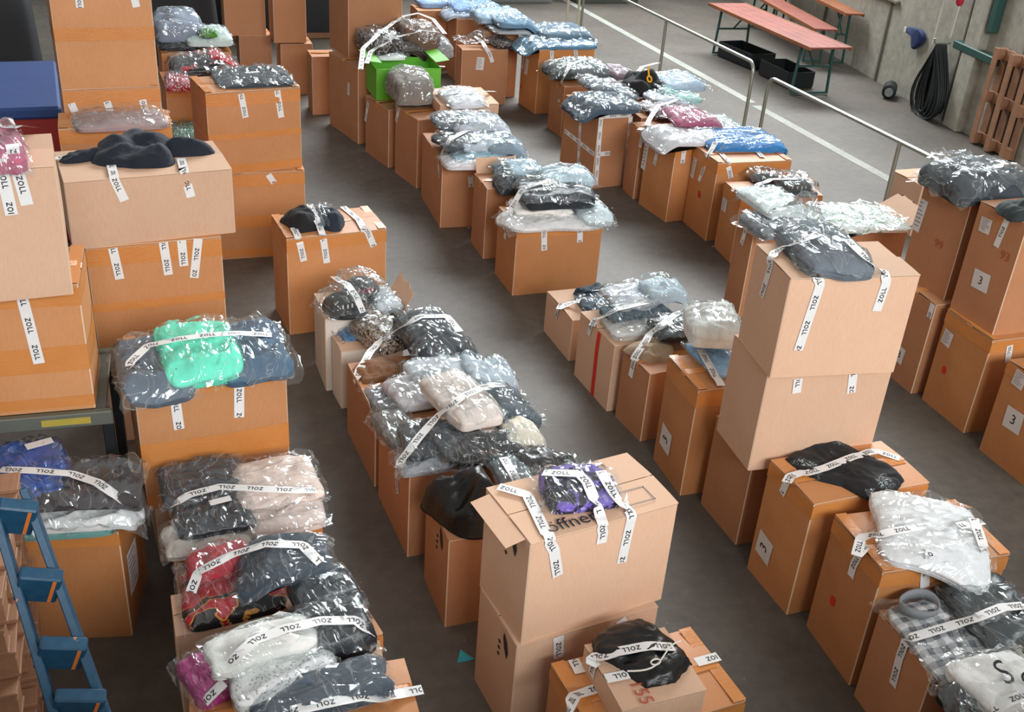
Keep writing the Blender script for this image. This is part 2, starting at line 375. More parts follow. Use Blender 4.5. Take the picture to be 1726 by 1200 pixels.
ITEMS = [
('L1','b',(31,87,176),'plain',-0.634,4.515,0.734,10,0.366,0.464,0.120,'bright blue bagged garment on the box behind the blue ladder'),
('L1','b',(63,58,61),'plain',-0.363,4.385,0.754,-8,0.462,0.340,0.070,'dark grey bagged garment right of the bright blue one'),
('L1','b',(221,224,223),'plain',-0.371,4.244,0.684,-6,0.441,0.184,0.060,'white bagged garment under the dark grey one, behind the ladder'),
('L1','b',(107,156,150),'plain',-0.454,4.264,0.634,-8,0.386,0.142,0.045,'teal bagged garment lowest of the pile behind the ladder'),
('L2b','b',(184,96,124),'plain',-0.522,4.768,2.230,10,0.141,0.398,0.100,'pink bagged garment on the topmost box at the left edge'),
('L3','g',(13,21,36),'plain',-0.005,6.324,1.706,6,0.445,0.500,0.100,'navy crumpled sweater lying bare on the wide plain box'),
('L5','b',(95,109,123),'plain',-0.028,4.836,1.116,6,0.324,0.550,0.050,'grey blue bagged garment left of the mint one'),
('L5','b',(72,102,127),'plain',0.443,4.897,1.116,4,0.359,0.535,0.060,'steel blue bagged garment right of the mint one'),
('L5','b',(107,242,206),'plain',0.195,4.883,1.136,4,0.372,0.550,0.070,'mint green bagged garment under printed white tape'),
('L6','b',(221,212,202),'plain',0.132,4.082,0.590,2,0.376,0.231,0.050,'off-white folded garment at the bottom of the dark folded stack'),
('L6','b',(42,46,52),'plain',0.169,4.166,0.640,3,0.350,0.247,0.050,'black bagged garment with white tag, upper on the lower left box'),
('L6','b',(69,67,74),'plain',0.143,4.432,0.640,0,0.394,0.352,0.060,'charcoal bagged garment behind white tape, lower left'),
('L6','b',(225,207,198),'plain',0.495,4.149,0.590,2,0.381,0.246,0.070,'cream folded garment bottom right of the lower left stack'),
('L6','b',(232,210,198),'plain',0.486,4.350,0.650,2,0.390,0.377,0.060,'cream printed t-shirt with drawstring neck, lower left stack'),
('L7','b',(192,28,44),'baroque',0.199,3.693,0.592,4,0.408,0.403,0.070,'red scarf with gold and black baroque pattern in film'),
('L7','b',(168,32,46),'plain',0.167,3.774,0.642,10,0.273,0.134,0.110,'red bagged cloth with gold edging behind the baroque scarf'),
('L7c','b',(58,70,82),'plain',0.419,3.629,0.732,-6,0.384,0.236,0.100,'slate bagged garment highest behind the baroque scarf'),
('L7c','b',(46,52,60),'plain',0.560,3.473,0.652,10,0.262,0.266,0.100,'dark bagged garment right of the slate one, bottom left row'),
('L7c','b',(38,41,47),'plain',0.539,3.256,0.632,4,0.342,0.259,0.130,'black bagged puffer jacket on the creased orange box'),
('L8','b',(244,240,234),'plain',0.265,3.170,0.721,8,0.405,0.182,0.080,'cream sheet under printed tape at the lower left'),
('L8','b',(245,245,245),'lace',0.334,3.067,0.661,8,0.391,0.220,0.070,'white lace garment in film at the bottom left'),
('L8','b',(70,82,94),'plain',0.467,2.947,0.631,8,0.519,0.182,0.090,'long slate bagged garment across the bottom edge'),
('L8','b',(176,42,124),'plain',0.052,3.173,0.611,20,0.155,0.245,0.070,'bright pink bagged garment by the aisle, bottom left'),
('B3','b',(165,143,142),'plain',-0.071,7.552,1.523,2,0.572,0.358,0.050,'pale pink bagged garment behind the navy sweater'),
('B4','b',(60,70,79),'plain',0.955,8.946,1.438,4,0.581,0.550,0.050,'flat dark slate bagged garment on the left double stack'),
('B6','b',(29,32,36),'redspots',0.699,10.386,1.124,2,0.659,0.550,0.140,'black and red bagged garments beside the tallest box'),
('B6','b',(176,28,56),'sequins',0.414,9.971,1.124,0,0.208,0.389,0.080,'small red dotted bag beside the tallest box'),
('B6','b',(179,32,44),'plain',0.841,10.444,1.264,0,0.229,0.349,0.050,'red cap in film on top of the black garments, upper left'),
('B9','b',(60,134,114),'sequins',0.417,9.722,0.709,0,0.228,0.431,0.100,'green sequinned bag tucked behind the wide plain box'),
('B8','b',(203,220,215),'plain',0.796,11.330,1.217,0,0.429,0.550,0.100,'pale green and white bag in the upper left pile'),
('B8','b',(135,145,163),'plain',0.511,11.420,1.237,0,0.431,0.550,0.220,'grey lilac bag high beside the tallest box'),
('B8','b',(77,138,45),'plain',0.791,11.075,1.327,0,0.152,0.267,0.040,'small lime green item on the pale bag, upper left'),
('B8','b',(39,43,48),'plain',0.503,11.336,1.157,0,0.364,0.476,0.080,'black bag under the grey lilac one, upper left'),
('B7','g',(15,17,21),'plain',1.086,7.376,0.772,20,0.224,0.292,0.120,'small black hat on the lone box in the aisle'),
('B7','b',(89,99,107),'plain',1.244,7.438,0.772,0,0.172,0.350,0.070,'clear grey bag between black hat and navy pouch'),
('B7','g',(28,38,52),'plain',1.318,7.401,0.772,4,0.199,0.381,0.090,'navy pouch on the lone box in the aisle'),
('D','b',(94,76,148),'purple',1.639,3.359,1.113,-4,0.307,0.275,0.070,'purple and black patterned garment in clear film on lettered box'),
('M3','g',(12,13,15),'plain',1.372,4.036,0.548,10,0.379,0.459,0.220,'big glossy black garment bulging over its box, lower middle'),
('M3','b',(21,24,27),'plain',1.900,4.289,0.568,4,0.380,0.175,0.100,'black bagged trousers behind the lettered box'),
('M3','b',(142,150,158),'plain',1.665,4.214,0.598,4,0.155,0.266,0.050,'thin clear bag between black garment and lettered box'),
('M4','b',(180,184,189),'plain',1.282,4.524,0.532,3,0.287,0.200,0.050,'pale folded bag lowest at the near end of the heap'),
('M4','b',(108,100,95),'plain',1.214,4.873,0.532,10,0.200,0.344,0.050,'brownish grey bag at the left edge of the heap'),
('M4','b',(63,66,70),'plain',1.317,4.661,0.572,-6,0.259,0.327,0.070,'charcoal bag crossed by tape in the heap'),
('M4','b',(74,82,89),'plain',1.474,4.571,0.602,8,0.289,0.311,0.080,'dark grey bag right of tape in the heap'),
('M4','b',(227,215,206),'plain',1.549,4.788,0.712,12,0.276,0.550,0.090,'cream sweater highest in the middle heap'),
('M4','b',(23,25,27),'plain',1.596,4.433,0.632,0,0.379,0.178,0.070,'black bag with gold print right side of heap'),
('M4','b',(234,225,207),'plain',1.828,4.522,0.632,0,0.227,0.248,0.070,'cream fabric hanging off the right of the heap'),
('M4','b',(70,83,92),'plain',1.809,4.780,0.672,6,0.334,0.320,0.080,'slate bag to the right of the cream sweater'),
('M5','b',(51,57,63),'plain',1.679,5.743,0.574,8,0.397,0.550,0.140,'black bagged jacket pointing up behind the heap'),
('M5','b',(214,221,227),'plain',1.608,5.347,0.574,6,0.431,0.264,0.080,'white bagged garment behind the cream sweater'),
('M5','b',(183,196,206),'plain',1.883,5.272,0.614,0,0.301,0.312,0.100,'pale blue empty-looking bag at the back of the heap'),
('M5','b',(196,191,193),'plain',1.402,5.185,0.554,12,0.301,0.315,0.070,'white crumpled bag left of the cream sweater'),
('M5','b',(107,106,110),'plain',1.251,5.221,0.514,10,0.211,0.272,0.050,'grey transparent bag by the torn brown box'),
('M5','g',(122,82,50),'plain',1.298,5.583,0.494,10,0.295,0.301,0.050,'crumpled brown packing paper in the open middle box'),
('M6','b',(45,41,40),'leopard',1.392,6.082,0.461,20,0.244,0.409,0.120,'leopard print garment in the white printed box'),
('M6','b',(23,24,27),'plain',1.577,6.320,0.461,10,0.179,0.386,0.110,'glossy black garment behind the leopard print one'),
('M6','b',(79,132,181),'plain',1.222,6.262,0.431,4,0.137,0.248,0.030,'small blue item in the white printed box'),
('M7','cap',(20,20,23),'plain',1.196,6.365,0.569,20,0.274,0.280,0.120,'black cap with white and red lettering in film'),
('M7','cap',(58,58,60),'plain',1.367,6.567,0.569,10,0.273,0.323,0.130,'dark grey cap behind the lettered black cap'),
('M7','b',(196,203,207),'plain',1.495,6.450,0.549,10,0.189,0.350,0.050,'clear bag right of the two caps'),
('R2a','g',(36,58,74),'plain',3.180,6.688,0.334,0,0.237,0.192,0.090,'navy crumpled garment on the small plain box'),
('R2a','b',(79,102,120),'plain',3.171,6.522,0.334,4,0.314,0.271,0.050,'blue grey bag under the navy garment'),
('R2b','b',(214,217,224),'plain',3.173,6.045,0.605,4,0.353,0.356,0.060,'white bag behind the red taped box'),
('R2b','b',(196,213,223),'plain',3.407,6.010,0.645,0,0.305,0.276,0.100,'clear crinkled bag standing up at the back of the row'),
('R2b','b',(85,112,127),'plain',3.154,5.912,0.565,4,0.456,0.207,0.060,'slate blue bag across the red taped box'),
('R2b','b',(227,225,221),'plain',3.177,5.797,0.505,-4,0.535,0.330,0.060,'off-white folded garment over the red taped box'),
('R2c','g',(160,138,112),'plain',3.072,5.439,0.508,10,0.299,0.284,0.070,'crumpled beige fabric on the box right of the red tape'),
('R2c','b',(34,39,44),'plain',3.317,5.560,0.588,-6,0.363,0.306,0.070,'shiny black bag above the beige fabric'),
('R2d','b',(232,232,227),'plain',3.210,5.009,0.864,-20,0.317,0.397,0.140,'large white bagged garment beside the tallest right stack'),
('R2d','b',(147,196,235),'plain',3.190,4.878,0.744,0,0.205,0.400,0.050,'light blue bag hanging inside the number 3 box'),
('S1','b',(106,116,125),'plain',3.184,4.101,1.778,-10,0.341,0.542,0.090,'grey bagged garment on the tallest right-hand stack'),
('S1','f',(233,239,242),'plain',3.157,4.280,1.848,-10,0.264,0.502,0.130,'loose clear film end rising behind the grey bagged garment'),
('Q9','b',(242,245,242),'greenprint',5.282,6.563,0.865,-8,0.846,0.550,0.040,'white plastic with green print behind the tallest right stack'),
('Q8','b',(217,228,227),'plain',4.782,6.901,0.886,0,0.377,0.550,0.080,'pale crinkled bag on the brown box behind the right stack'),
('Q8','b',(125,134,138),'plain',4.620,6.655,0.806,0,0.318,0.464,0.070,'grey bag under the pale crinkled one'),
('P1b','b',(52,60,67),'plain',5.534,5.581,1.476,0,0.685,0.536,0.140,'large dark bagged garment on the upper brown box at right'),
('P1b','f',(227,235,237),'plain',5.400,5.661,1.616,10,0.317,0.536,0.050,'clear film peak above the large dark bag'),
('P2b','g',(34,48,47),'plain',5.335,5.005,1.519,0,0.239,0.264,0.100,'dark green garment at the right edge'),
('K1','g',(12,13,16),'glitter',3.331,3.688,0.723,8,0.489,0.550,0.035,'black trousers with glitter print under printed tape'),
('K2','b',(245,245,245),'plain',3.401,3.117,0.711,-30,0.494,0.542,0.070,'white bagged garment on the glossy orange box'),
('K3','b',(109,106,108),'plaid',3.190,2.644,0.535,-4,0.382,0.473,0.050,'black and white plaid garment in film'),
('K3','b',(42,53,56),'plain',3.467,2.664,0.565,4,0.363,0.465,0.090,'dark shiny bagged garment behind the lettered white bag'),
('K3','b',(138,106,80),'leopard',3.346,2.408,0.595,4,0.116,0.128,0.060,'small brown patterned bag at the right edge'),
('K3','band',(133,137,140),'plain',3.162,2.830,0.575,0,0.190,0.149,0.045,'grey coiled headband on the plaid garment'),
('K4','b',(244,239,235),'plain',3.181,2.314,0.574,0,0.339,0.305,0.100,'white bag with large dark letters in the bottom right corner'),
('K4','b',(26,35,38),'plain',3.035,2.304,0.554,0,0.223,0.194,0.050,'black bag beneath the lettered white one, bottom right corner'),
('N2','g',(12,13,15),'plain',1.754,2.834,0.643,12,0.345,0.367,0.060,'black shorts with white drawstring on the small flat box'),
('T2','b',(42,35,38),'floral',2.662,11.752,1.014,10,0.400,0.550,0.190,'dark patterned cap in film on the green carton'),
('T2','b',(110,82,68),'plain',3.124,11.857,1.114,0,0.420,0.550,0.210,'brown knitted hat highest on the green carton'),
('T2','b',(60,42,38),'plain',2.941,11.792,1.004,0,0.487,0.550,0.120,'brown and black bag behind the green carton front'),
('T2','b',(138,141,144),'floral',3.257,11.851,1.024,0,0.421,0.534,0.160,'black and white patterned bag on the green carton'),
('T2','b',(232,237,237),'plain',2.716,11.546,0.984,0,0.313,0.398,0.040,'white paper-like bag hanging out of the green carton'),
('T3','b',(132,124,116),'plain',2.736,10.638,0.771,0,0.393,0.550,0.260,'shaggy grey bagged garment in the far row'),
('T3','b',(62,58,58),'plain',2.869,10.647,0.721,0,0.319,0.316,0.090,'dark bag below the shaggy grey one'),
('T9','b',(221,224,228),'plain',3.173,10.252,0.834,0,0.385,0.520,0.080,'black and white taped item on the small flat box'),
('T4','b',(93,102,110),'plain',2.842,9.490,0.827,0,0.323,0.393,0.080,'dark grey bag just below the flat box'),
('T4','b',(183,190,199),'plain',3.102,9.471,0.797,0,0.581,0.506,0.100,'pale grey bag highest in the heap past the flat box'),
('T4','b',(127,147,162),'plain',3.244,9.077,0.747,-10,0.372,0.550,0.090,'blue grey bag on the right of the pale heap'),
('T4','b',(69,78,85),'plain',2.803,9.145,0.747,10,0.336,0.430,0.080,'dark bag left in the pale heap'),
('T4','b',(203,213,223),'plain',3.053,9.116,0.747,-12,0.506,0.435,0.080,'white blue bag in the middle of the pale heap'),
('T4','b',(157,193,207),'plain',2.962,8.978,0.697,-4,0.500,0.271,0.050,'aqua bag low in the pale heap'),
('T4','b',(223,221,225),'plain',2.846,8.892,0.647,-4,0.473,0.341,0.060,'white folded bag lowest in the pale heap'),
('T4','b',(57,67,74),'plain',3.247,8.979,0.647,-10,0.337,0.418,0.080,'black bag low right in the pale heap'),
('T5','b',(77,102,112),'plain',3.113,8.382,0.690,-6,0.348,0.320,0.100,'green grey bag in front of the narrow box'),
('T5','b',(174,196,209),'plain',3.234,8.317,0.770,-4,0.421,0.319,0.060,'pale aqua bag above the narrow box'),
('T5','b',(47,56,61),'plain',2.991,8.179,0.650,0,0.227,0.285,0.120,'dark bag with white circle on the narrow box'),
('T8','b',(238,234,233),'plain',3.165,7.578,0.600,0,0.836,0.380,0.040,'white film bag spread under the cream lettered garment'),
('T8','b',(242,235,228),'plain',3.112,7.699,0.630,-10,0.496,0.280,0.080,'white folded package below the cream lettered garment'),
('T8','b',(39,45,51),'plain',3.252,7.771,0.700,-4,0.600,0.478,0.130,'black bagged garment with cream lettering'),
('T8','b',(185,206,215),'plain',3.413,7.933,0.790,0,0.408,0.333,0.100,'clear blue bag behind the cream lettered garment'),
('T8','b',(217,231,235),'plain',3.502,7.638,0.630,0,0.270,0.516,0.080,'clear crumpled bag right of the cream lettered garment'),
('T10','b',(38,34,31),'floral',4.570,13.225,0.713,0,0.288,0.550,0.090,'dark patterned bag on the pinkish box'),
('T10','f',(227,235,235),'plain',4.236,13.235,0.733,0,0.524,0.550,0.080,'white taped film bag on the pinkish box'),
('Q1','b',(95,134,160),'plain',5.152,12.762,0.805,0,1.022,0.550,0.060,'light teal bag lowest on the creased box'),
('Q1','b',(106,132,150),'plain',5.385,13.066,0.865,0,0.725,0.550,0.090,'grey teal bag topmost on the creased box'),
('F3','b',(111,147,173),'plain',4.790,13.300,0.951,0,0.563,0.550,0.100,'steel blue bag beside the creased box'),
('F3','b',(171,200,224),'plain',4.666,13.662,0.931,0,0.624,0.550,0.120,'pale blue bag left of the steel blue one'),
('F3','b',(183,189,193),'plain',4.749,13.300,0.871,0,0.564,0.524,0.050,'white grey bag under the steel blue one'),
('F2','b',(139,174,215),'plain',4.633,14.547,0.865,0,0.694,0.550,0.100,'cornflower blue bag in the far row'),
('F2','b',(201,214,231),'plain',4.400,14.448,0.825,0,0.481,0.472,0.060,'whitish bag under the cornflower blue one'),
('F1','b',(151,182,220),'plain',4.314,15.179,0.820,0,0.681,0.550,0.090,'pale blue bag at the very top of the frame'),
('Q2','b',(51,64,63),'plain',4.964,11.905,0.653,0,0.444,0.492,0.120,'dark green bag at the left of its box'),
('Q2','b',(95,108,110),'plain',5.219,11.907,0.673,0,0.522,0.550,0.120,'grey green bag beside the dark green one'),
('Q2','b',(141,116,128),'plain',5.579,11.924,0.713,0,0.498,0.494,0.070,'mauve bag behind the black knitted one'),
('Q3','b',(70,88,104),'plain',4.624,9.997,0.809,-2,0.713,0.550,0.090,'slate blue bag on the white taped box'),
('Q3','b',(109,118,128),'plain',4.926,10.549,0.859,0,0.536,0.550,0.080,'grey bag with white label behind the slate one'),
('Q2','b',(215,224,228),'plain',5.388,11.819,0.623,0,0.448,0.550,0.060,'pinkish clear bag behind the grey labelled one'),
('QB','g',(12,12,14),'plain',5.428,10.744,0.764,10,0.429,0.550,0.200,'black knitted hat with yellow tag'),
('QB','b',(169,188,204),'plain',5.894,10.828,0.864,0,0.566,0.550,0.100,'clear blue bag right of the black knitted hat'),
('QB','b',(157,196,189),'plain',5.733,10.460,0.824,0,0.453,0.435,0.060,'pale green bag right of the black hat'),
('QA','b',(196,206,217),'plain',5.573,10.301,0.774,0,0.513,0.357,0.060,'white striped bag below the pale green one'),
('QA','b',(80,28,38),'plain',5.318,9.946,0.744,0,0.391,0.550,0.060,'dark red bag behind the pink one'),
('Q5','b',(214,212,216),'plain',5.041,8.971,0.788,-2,0.658,0.550,0.060,'white film bag lowest on the labelled box'),
('Q5','b',(168,90,118),'plain',5.365,9.339,0.848,-8,0.561,0.550,0.080,'pink bag on the labelled box'),
('Q5','b',(169,182,182),'plain',5.676,9.326,0.818,0,0.341,0.550,0.080,'grey clear bag right of the pink one'),
('Q6','b',(47,125,189),'plain',5.552,8.766,0.771,-6,0.796,0.550,0.090,'bright blue bagged garment in the right-hand row'),
('Q7','cap',(22,24,28),'plain',5.453,8.052,0.641,0,0.308,0.298,0.090,'black cap with white badge taped down'),
('Q7','cap',(29,33,36),'plain',5.632,7.852,0.641,-10,0.351,0.454,0.100,'black cap with white lettering next to the badge cap'),
]
PAPERS = [
('L1','R',0.281,0.513,0.16,0.24,'sheet',''),
('K1','L',0.710,0.324,0.14,0.15,'sheet','3'),
('R2d','L',0.659,0.321,0.15,0.16,'sheet','3'),
('P2b','L',0.516,0.388,0.15,0.13,'sheet','3'),
('P2b','L',0.757,0.838,0.1,0.1,'sheet',''),
('P1b','L',0.917,0.643,0.08,0.24,'sheet',''),
('P2a','L',0.827,0.753,0.1,0.11,'sheet',''),
('P3','L',0.697,0.903,0.1,0.11,'sheet',''),
('P3','L',0.556,0.517,0.15,0.15,'sheet','3'),
('P1a','L',0.473,0.296,0.1,0.13,'sheet','3'),
('Q1','L',0.617,0.656,0.1,0.2,'sheet',''),
('Q5','L',0.970,0.660,0.09,0.3,'sheet',''),
('Q6','L',0.862,0.752,0.08,0.2,'sheet',''),
('Q7','L',0.783,0.708,0.12,0.12,'sheet',''),
('T10','F',0.397,0.767,0.1,0.16,'sheet',''),
('T1','L',0.309,0.669,0.06,0.14,'sheet',''),
('K2','L',0.613,0.443,0.05,0.06,'dot',''),
('P2a','L',0.691,0.451,0.05,0.06,'dot',''),
('Q6','L',0.458,0.505,0.06,0.07,'dot',''),
('Q1','L',0.875,0.290,0.05,0.06,'dot',''),
('P1b','L',0.387,0.477,0.09,0.09,'pen','99'),
('P2b','L',0.217,0.683,0.09,0.09,'pen','93'),
('N2','T',0.290,0.149,0.1,0.1,'pen','155'),
('D','L',0.304,0.854,0.1,0.1,'leaf',''),
('M3','L',0.279,0.881,0.1,0.1,'leaf',''),
('D2','L',0.250,0.860,0.1,0.1,'leaf',''),
('D','T',0.310,0.124,0.3,0.07,'ink','öffnen'),
('D','T',0.771,0.243,0.16,0.1,'frame',''),
]
LADDER = [((-0.478, 3.3, 1.548), (-0.288, 2.85, 0.847)), ((-0.588, 3.3, 1.584), (-0.447, 2.85, 0.894))]
# ---------------------------------------------------------------- setting
def concrete(name, a, b, scale=.8, stain=True, rough=.6):
    t = NT(name); v = t.coord('Object')
    n1 = t.noise(v, scale, 6, .62); n2 = t.noise(v, scale * 14, 4, .6); n3 = t.noise(v, 90, 2)
    c = t.mix(t.ramp(n1, [(.32, (0, 0, 0)), (.68, (1, 1, 1))]), srgb(a), srgb(b))
    c = t.mix(.35, c, t.ramp(n2, [(.3, (.25, .25, .25)), (.7, (.75, .75, .75))]), 'OVERLAY')
    if stain:
        n4 = t.noise(v, .55, 3, .5, 1.5)
        c = t.mix(t.ramp(n4, [(.56, (0, 0, 0)), (.72, (.55, .55, .55))]), c, srgb('5b5045'))
        vo = t.new('ShaderNodeTexVoronoi'); vo.inputs['Scale'].default_value = 9; t.link(v, vo.inputs['Vector'])
        c = t.mix(t.ramp(vo.outputs['Distance'], [(.02, (.7, .7, .7)), (.035, (0, 0, 0))]), c, srgb('a8a49c'))
    t.col(c); t.p.inputs['Roughness'].default_value = rough
    t.bump(t.mix(.5, n2, n3), .3, .004)
    return t.m
MATS['floor'] = concrete('concrete_floor', '4c463f', '5e5850')
MATS['wall'] = concrete('rough_wall', '98968a', 'a9a699', .6, False, .9)
MATS['line'] = concrete('worn_line_paint', '8a8c86', 'a0a29a', 2, False, .7)
def slab(name, x0, x1, y0, y1, z0, z1, mat, kind='structure', M=None):
    mb = MB(); mb.box(((x0 + x1) / 2, (y0 + y1) / 2, (z0 + z1) / 2), (x1 - x0, y1 - y0, z1 - z0), M)
    return tag(mb.build(name, mat, smooth=False), kind=kind)
slab('floor', -9, 14, -3, 32, -.15, 0, 'floor')
slab('unseen_shade_deck_1', -6, 9, -8, .35, 1.9, 2.05, 'wall')  # unseen deck under the camera, added so its edge shades the near boxes
slab('unseen_shade_deck_2', -6, .45, .35, 1.32, 1.9, 2.05, 'wall')  # unseen extension added to keep front light off the lower left box
slab('trim_1', 8.06, 8.20, 4.0, 12.55, 0, .003, 'line'); slab('trim_2', 8.08, 8.22, 12.7, 22, 0, .003, 'line')
slab('trim_3', 6.15, 6.19, 7.2, 14.2, 0, .003, 'line')
# right wall: runs slightly askew to the rows
WA = math.atan2(14.89 - 10.71, 11.13 - 10.37) - math.pi / 2
WM = Matrix.Translation((10.37, 10.71, 0)) @ Matrix.Rotation(WA, 4, 'Z')
def wl(x, y, z): return WM @ Vector((x, y, z))
slab('wall_right', .0, .25, -6, 12.5, 0, 2.6, 'wall', M=WM)
mb = MB(); mb.box((-.05, .55, 1.35), (.14, .34, 2.7), WM, bev=.01); tag(mb.build('trim_4', MATS['wall']), kind='structure')
for i, (yy, ww) in enumerate(((.9, .03), (3.02, .04), (-.45, .05), (5.2, .05), (7.3, .05))):
    mb = MB(); mb.box((-.012, yy, 1.0), (.03, ww, 2.0), WM); tag(mb.build('trim_%d' % (5 + i), simple('grey_trim', '6a6a60', .8)), kind='structure')
mb = MB(); mb.box((-.03, 4.1, 1.20), (.07, 2.6, .05), WM, bev=.01)
tag(mb.build('trim_10', simple('rail_board', '75705f', .8)), kind='structure')
# far wall and machine panels
slab('wall_back', -9, 13.5, 20.6, 20.9, 0, 4, simple('dark_wall', '3a3c3a', .9, 0, .2, 2))
slab('wall_left', -3.6, -3.4, 6, 20.6, 0, 3.5, simple('dark_wall_left', '37363a', .9, 0, .2, 2))
M_green = simple('green_steel', '2f5650', .5, .2, .15, 8); M_steel = simple('galvanised_steel', 'a6aa9e', .38, .75, .1, 20)
M_dark = simple('dark_steel', '24282a', .55, .4, .2, 10); M_olive = simple('grey_steel', '6e7268', .55, .5, .15, 12)
# grey door cabinet at far end
cab = empty('cabinet', (7.0, 19.8, 0), 0, 'grey metal cabinet with pale door at the far end of the aisle', 'cabinet')
mb = MB(); mb.box((0, 0, .9), (1.5, .6, 1.8), bev=.01); mb.build('body', simple('cabinet_grey', '7b8080', .6), cab)
for sx in (-.36, .36):
    mb = MB(); mb.box((sx, -.31, .9), (.68, .02, 1.7), bev=.006); d = mb.build('door', simple('door_grey', '8f9492', .5), cab)
    mb = MB(); mb.box((sx - .25 * (1 if sx > 0 else -1), -.335, .9), (.03, .03, .14), bev=.006); mb.build('handle', M_dark, d)
cab = empty('cabinet', (8.9, 19.8, 0), 0, 'dark olive steel cabinet with light strip, far end right of the line', 'cabinet')
mb = MB(); mb.box((0, 0, .8), (1.3, .6, 1.6), bev=.01); mb.build('body', simple('cabinet_olive', '4b4f47', .6), cab)
mb = MB(); mb.box((-.1, -.31, .8), (.3, .02, 1.2), bev=.004); mb.build('door', simple('panel_pale', '9a9d92', .6), cab)

# ---------------------------------------------------------------- cardboard boxes
BE = {}; BG = {}
def wallpt(b, face, u, v, off=0.0):
    st, x, y, yaw, w, d, z, h, lab = b; sd = int(abs(x * 131 + y * 71)) % 50
    bul = (.011 if st in 'oq' else .006) * math.sin(math.pi * min(1, max(0, u))) * math.sin(math.pi * min(1, max(0, v)) * .95 + .08) * (.4 + 1.2 * float(vn(u * 2.1, v * 2.3, sd + ord(face))))
    o = off + bul
    if face == 'F': return (-w / 2 + u * w, -d / 2 - o, v * h)
    if face == 'R': return (w / 2 + o, -d / 2 + u * d, v * h)
    if face == 'B': return (w / 2 - u * w, d / 2 + o, v * h)
    return (-w / 2 - o, d / 2 - u * d, v * h)
def carton(key, b, extra=None):
    st, x, y, yaw, w, d, z, h, lab = b
    rnd = random.Random(key)
    u = Vector((math.cos(yaw), math.sin(yaw), 0)); v = Vector((-u.y, u.x, 0))
    c = Vector((x, y, z)) + u * w / 2 + v * d / 2
    root = empty('cardboard_box', c, yaw, lab, 'box', 'cardboard boxes standing in rows')
    BE[key] = root; BG[key] = []
    # body shell
    us = [.5, .12, .3, .5, .7, .88, .5]; vs_ = [0, .03, .18, .36, .54, .72, .88, .985, 1]
    verts = []; 
    for vv in vs_:
        for f in 'FRBL':
            W = w if f in 'FB' else d
            e = .005 / W; hs = [e, .12, .3, .5, .7, .88, 1 - e]
            for uu in hs:
                p = Vector(wallpt(b, f, uu, vv)); 
                verts.append(p)
    n = 28; faces = []; fm = []
    for j in range(len(vs_) - 1):
        for i in range(n):
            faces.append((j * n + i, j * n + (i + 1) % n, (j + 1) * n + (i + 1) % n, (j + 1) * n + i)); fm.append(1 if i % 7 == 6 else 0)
    faces.append(tuple(range(n))[::-1]); fm.append(0)
    faces.append(tuple((len(vs_) - 1) * n - 0 + i for i in range(n))); fm.append(0)
    # top closing face slightly sunk: inner short flaps plane
    for i in range(n):
        pass
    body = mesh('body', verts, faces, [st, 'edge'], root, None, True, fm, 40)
    # outer top flaps
    topm = st if st != 'w' else 'p'
    gap = rnd.uniform(.002, .007)
    for s in (-1, 1):
        nx, ny = 7, 4; vs2 = []; 
        lift = rnd.uniform(.000, .010) + (.004 if st in 'oq' else 0); sag = rnd.uniform(-.006, .003); tw = rnd.uniform(-.004, .006)
        for k in (1, 0):
            for j in range(ny):
                for i in range(nx):
                    a = i / (nx - 1) * 2 - 1; t = j / (ny - 1)
                    xx = a * (w / 2 - .001); yy = s * (gap + (d / 2 - gap) * (1 - t)) if True else 0
                    zz = h + .0008 + k * .0045 + lift * math.sin(t * math.pi / 2) + sag * (1 - a * a) * t + tw * a * t + .003 * float(vn(a * 3, t * 3, rnd.random() * 0 + s + 5))
                    vs2.append((xx, yy, zz))
        m = nx * ny
        fs = [f if s < 0 else f[::-1] for f in gridfaces(nx, ny)]
        fs += [tuple(q + m for q in (f[::-1] if s < 0 else f)) for f in gridfaces(nx, ny)]
        ring = list(range(nx)) + [j * nx + nx - 1 for j in range(1, ny)] + [(ny - 1) * nx + i for i in range(nx - 2, -1, -1)] + [j * nx for j in range(ny - 2, 0, -1)]
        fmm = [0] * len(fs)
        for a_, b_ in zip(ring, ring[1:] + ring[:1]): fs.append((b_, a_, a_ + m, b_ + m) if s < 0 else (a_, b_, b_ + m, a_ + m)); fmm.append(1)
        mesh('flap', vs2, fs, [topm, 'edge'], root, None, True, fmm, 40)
    # packing tape
    def strip(face_pts, name='packing_tape'):
        # face_pts: list of (p_low, p_high)
        vs3 = []; 
        for a_, b_ in face_pts: vs3 += [a_, b_]
        fs = [(2 * i, 2 * i + 2, 2 * i + 3, 2 * i + 1) for i in range(len(face_pts) - 1)]
        return mesh(name, vs3, fs, 'pack', root, None, True, None, 40)
    if st in 'oq':
        bands = [(.86 + rnd.uniform(-.02, .02), .985)]
        if h > .45 and st == 'o': bands.append((.40 + rnd.uniform(-.06, .06), .52 + rnd.uniform(-.05, .05)))
        if st == 'o' and h > .6 and rnd.random() < .6: bands.append((.03, .12))
        for lo, hi in bands:
            pts = []
            slo = rnd.uniform(-.012, .012)
            for f in 'FRBL':
                for uu in (0.0, .12, .3, .5, .7, .88, 1.0):
                    pts.append((wallpt(b, f, uu, lo + slo * uu, .0014), wallpt(b, f, uu, hi, .0014)))
            pts.append(pts[0])
            strip(pts)
    if st in 'opqk':
        pts = []; tw_ = .03
        hh = h + .017
        col = 'pack'
        P = [(-w / 2 - .002, h - .09), (-w / 2 - .0025, h + .003), (-w / 2 + .02, hh), (0, hh), (w / 2 - .02, hh), (w / 2 + .0025, h + .003), (w / 2 + .002, h - .09)]
        if st in 'oqk': strip([((px, tw_, pz), (px, -tw_, pz)) for px, pz in P])
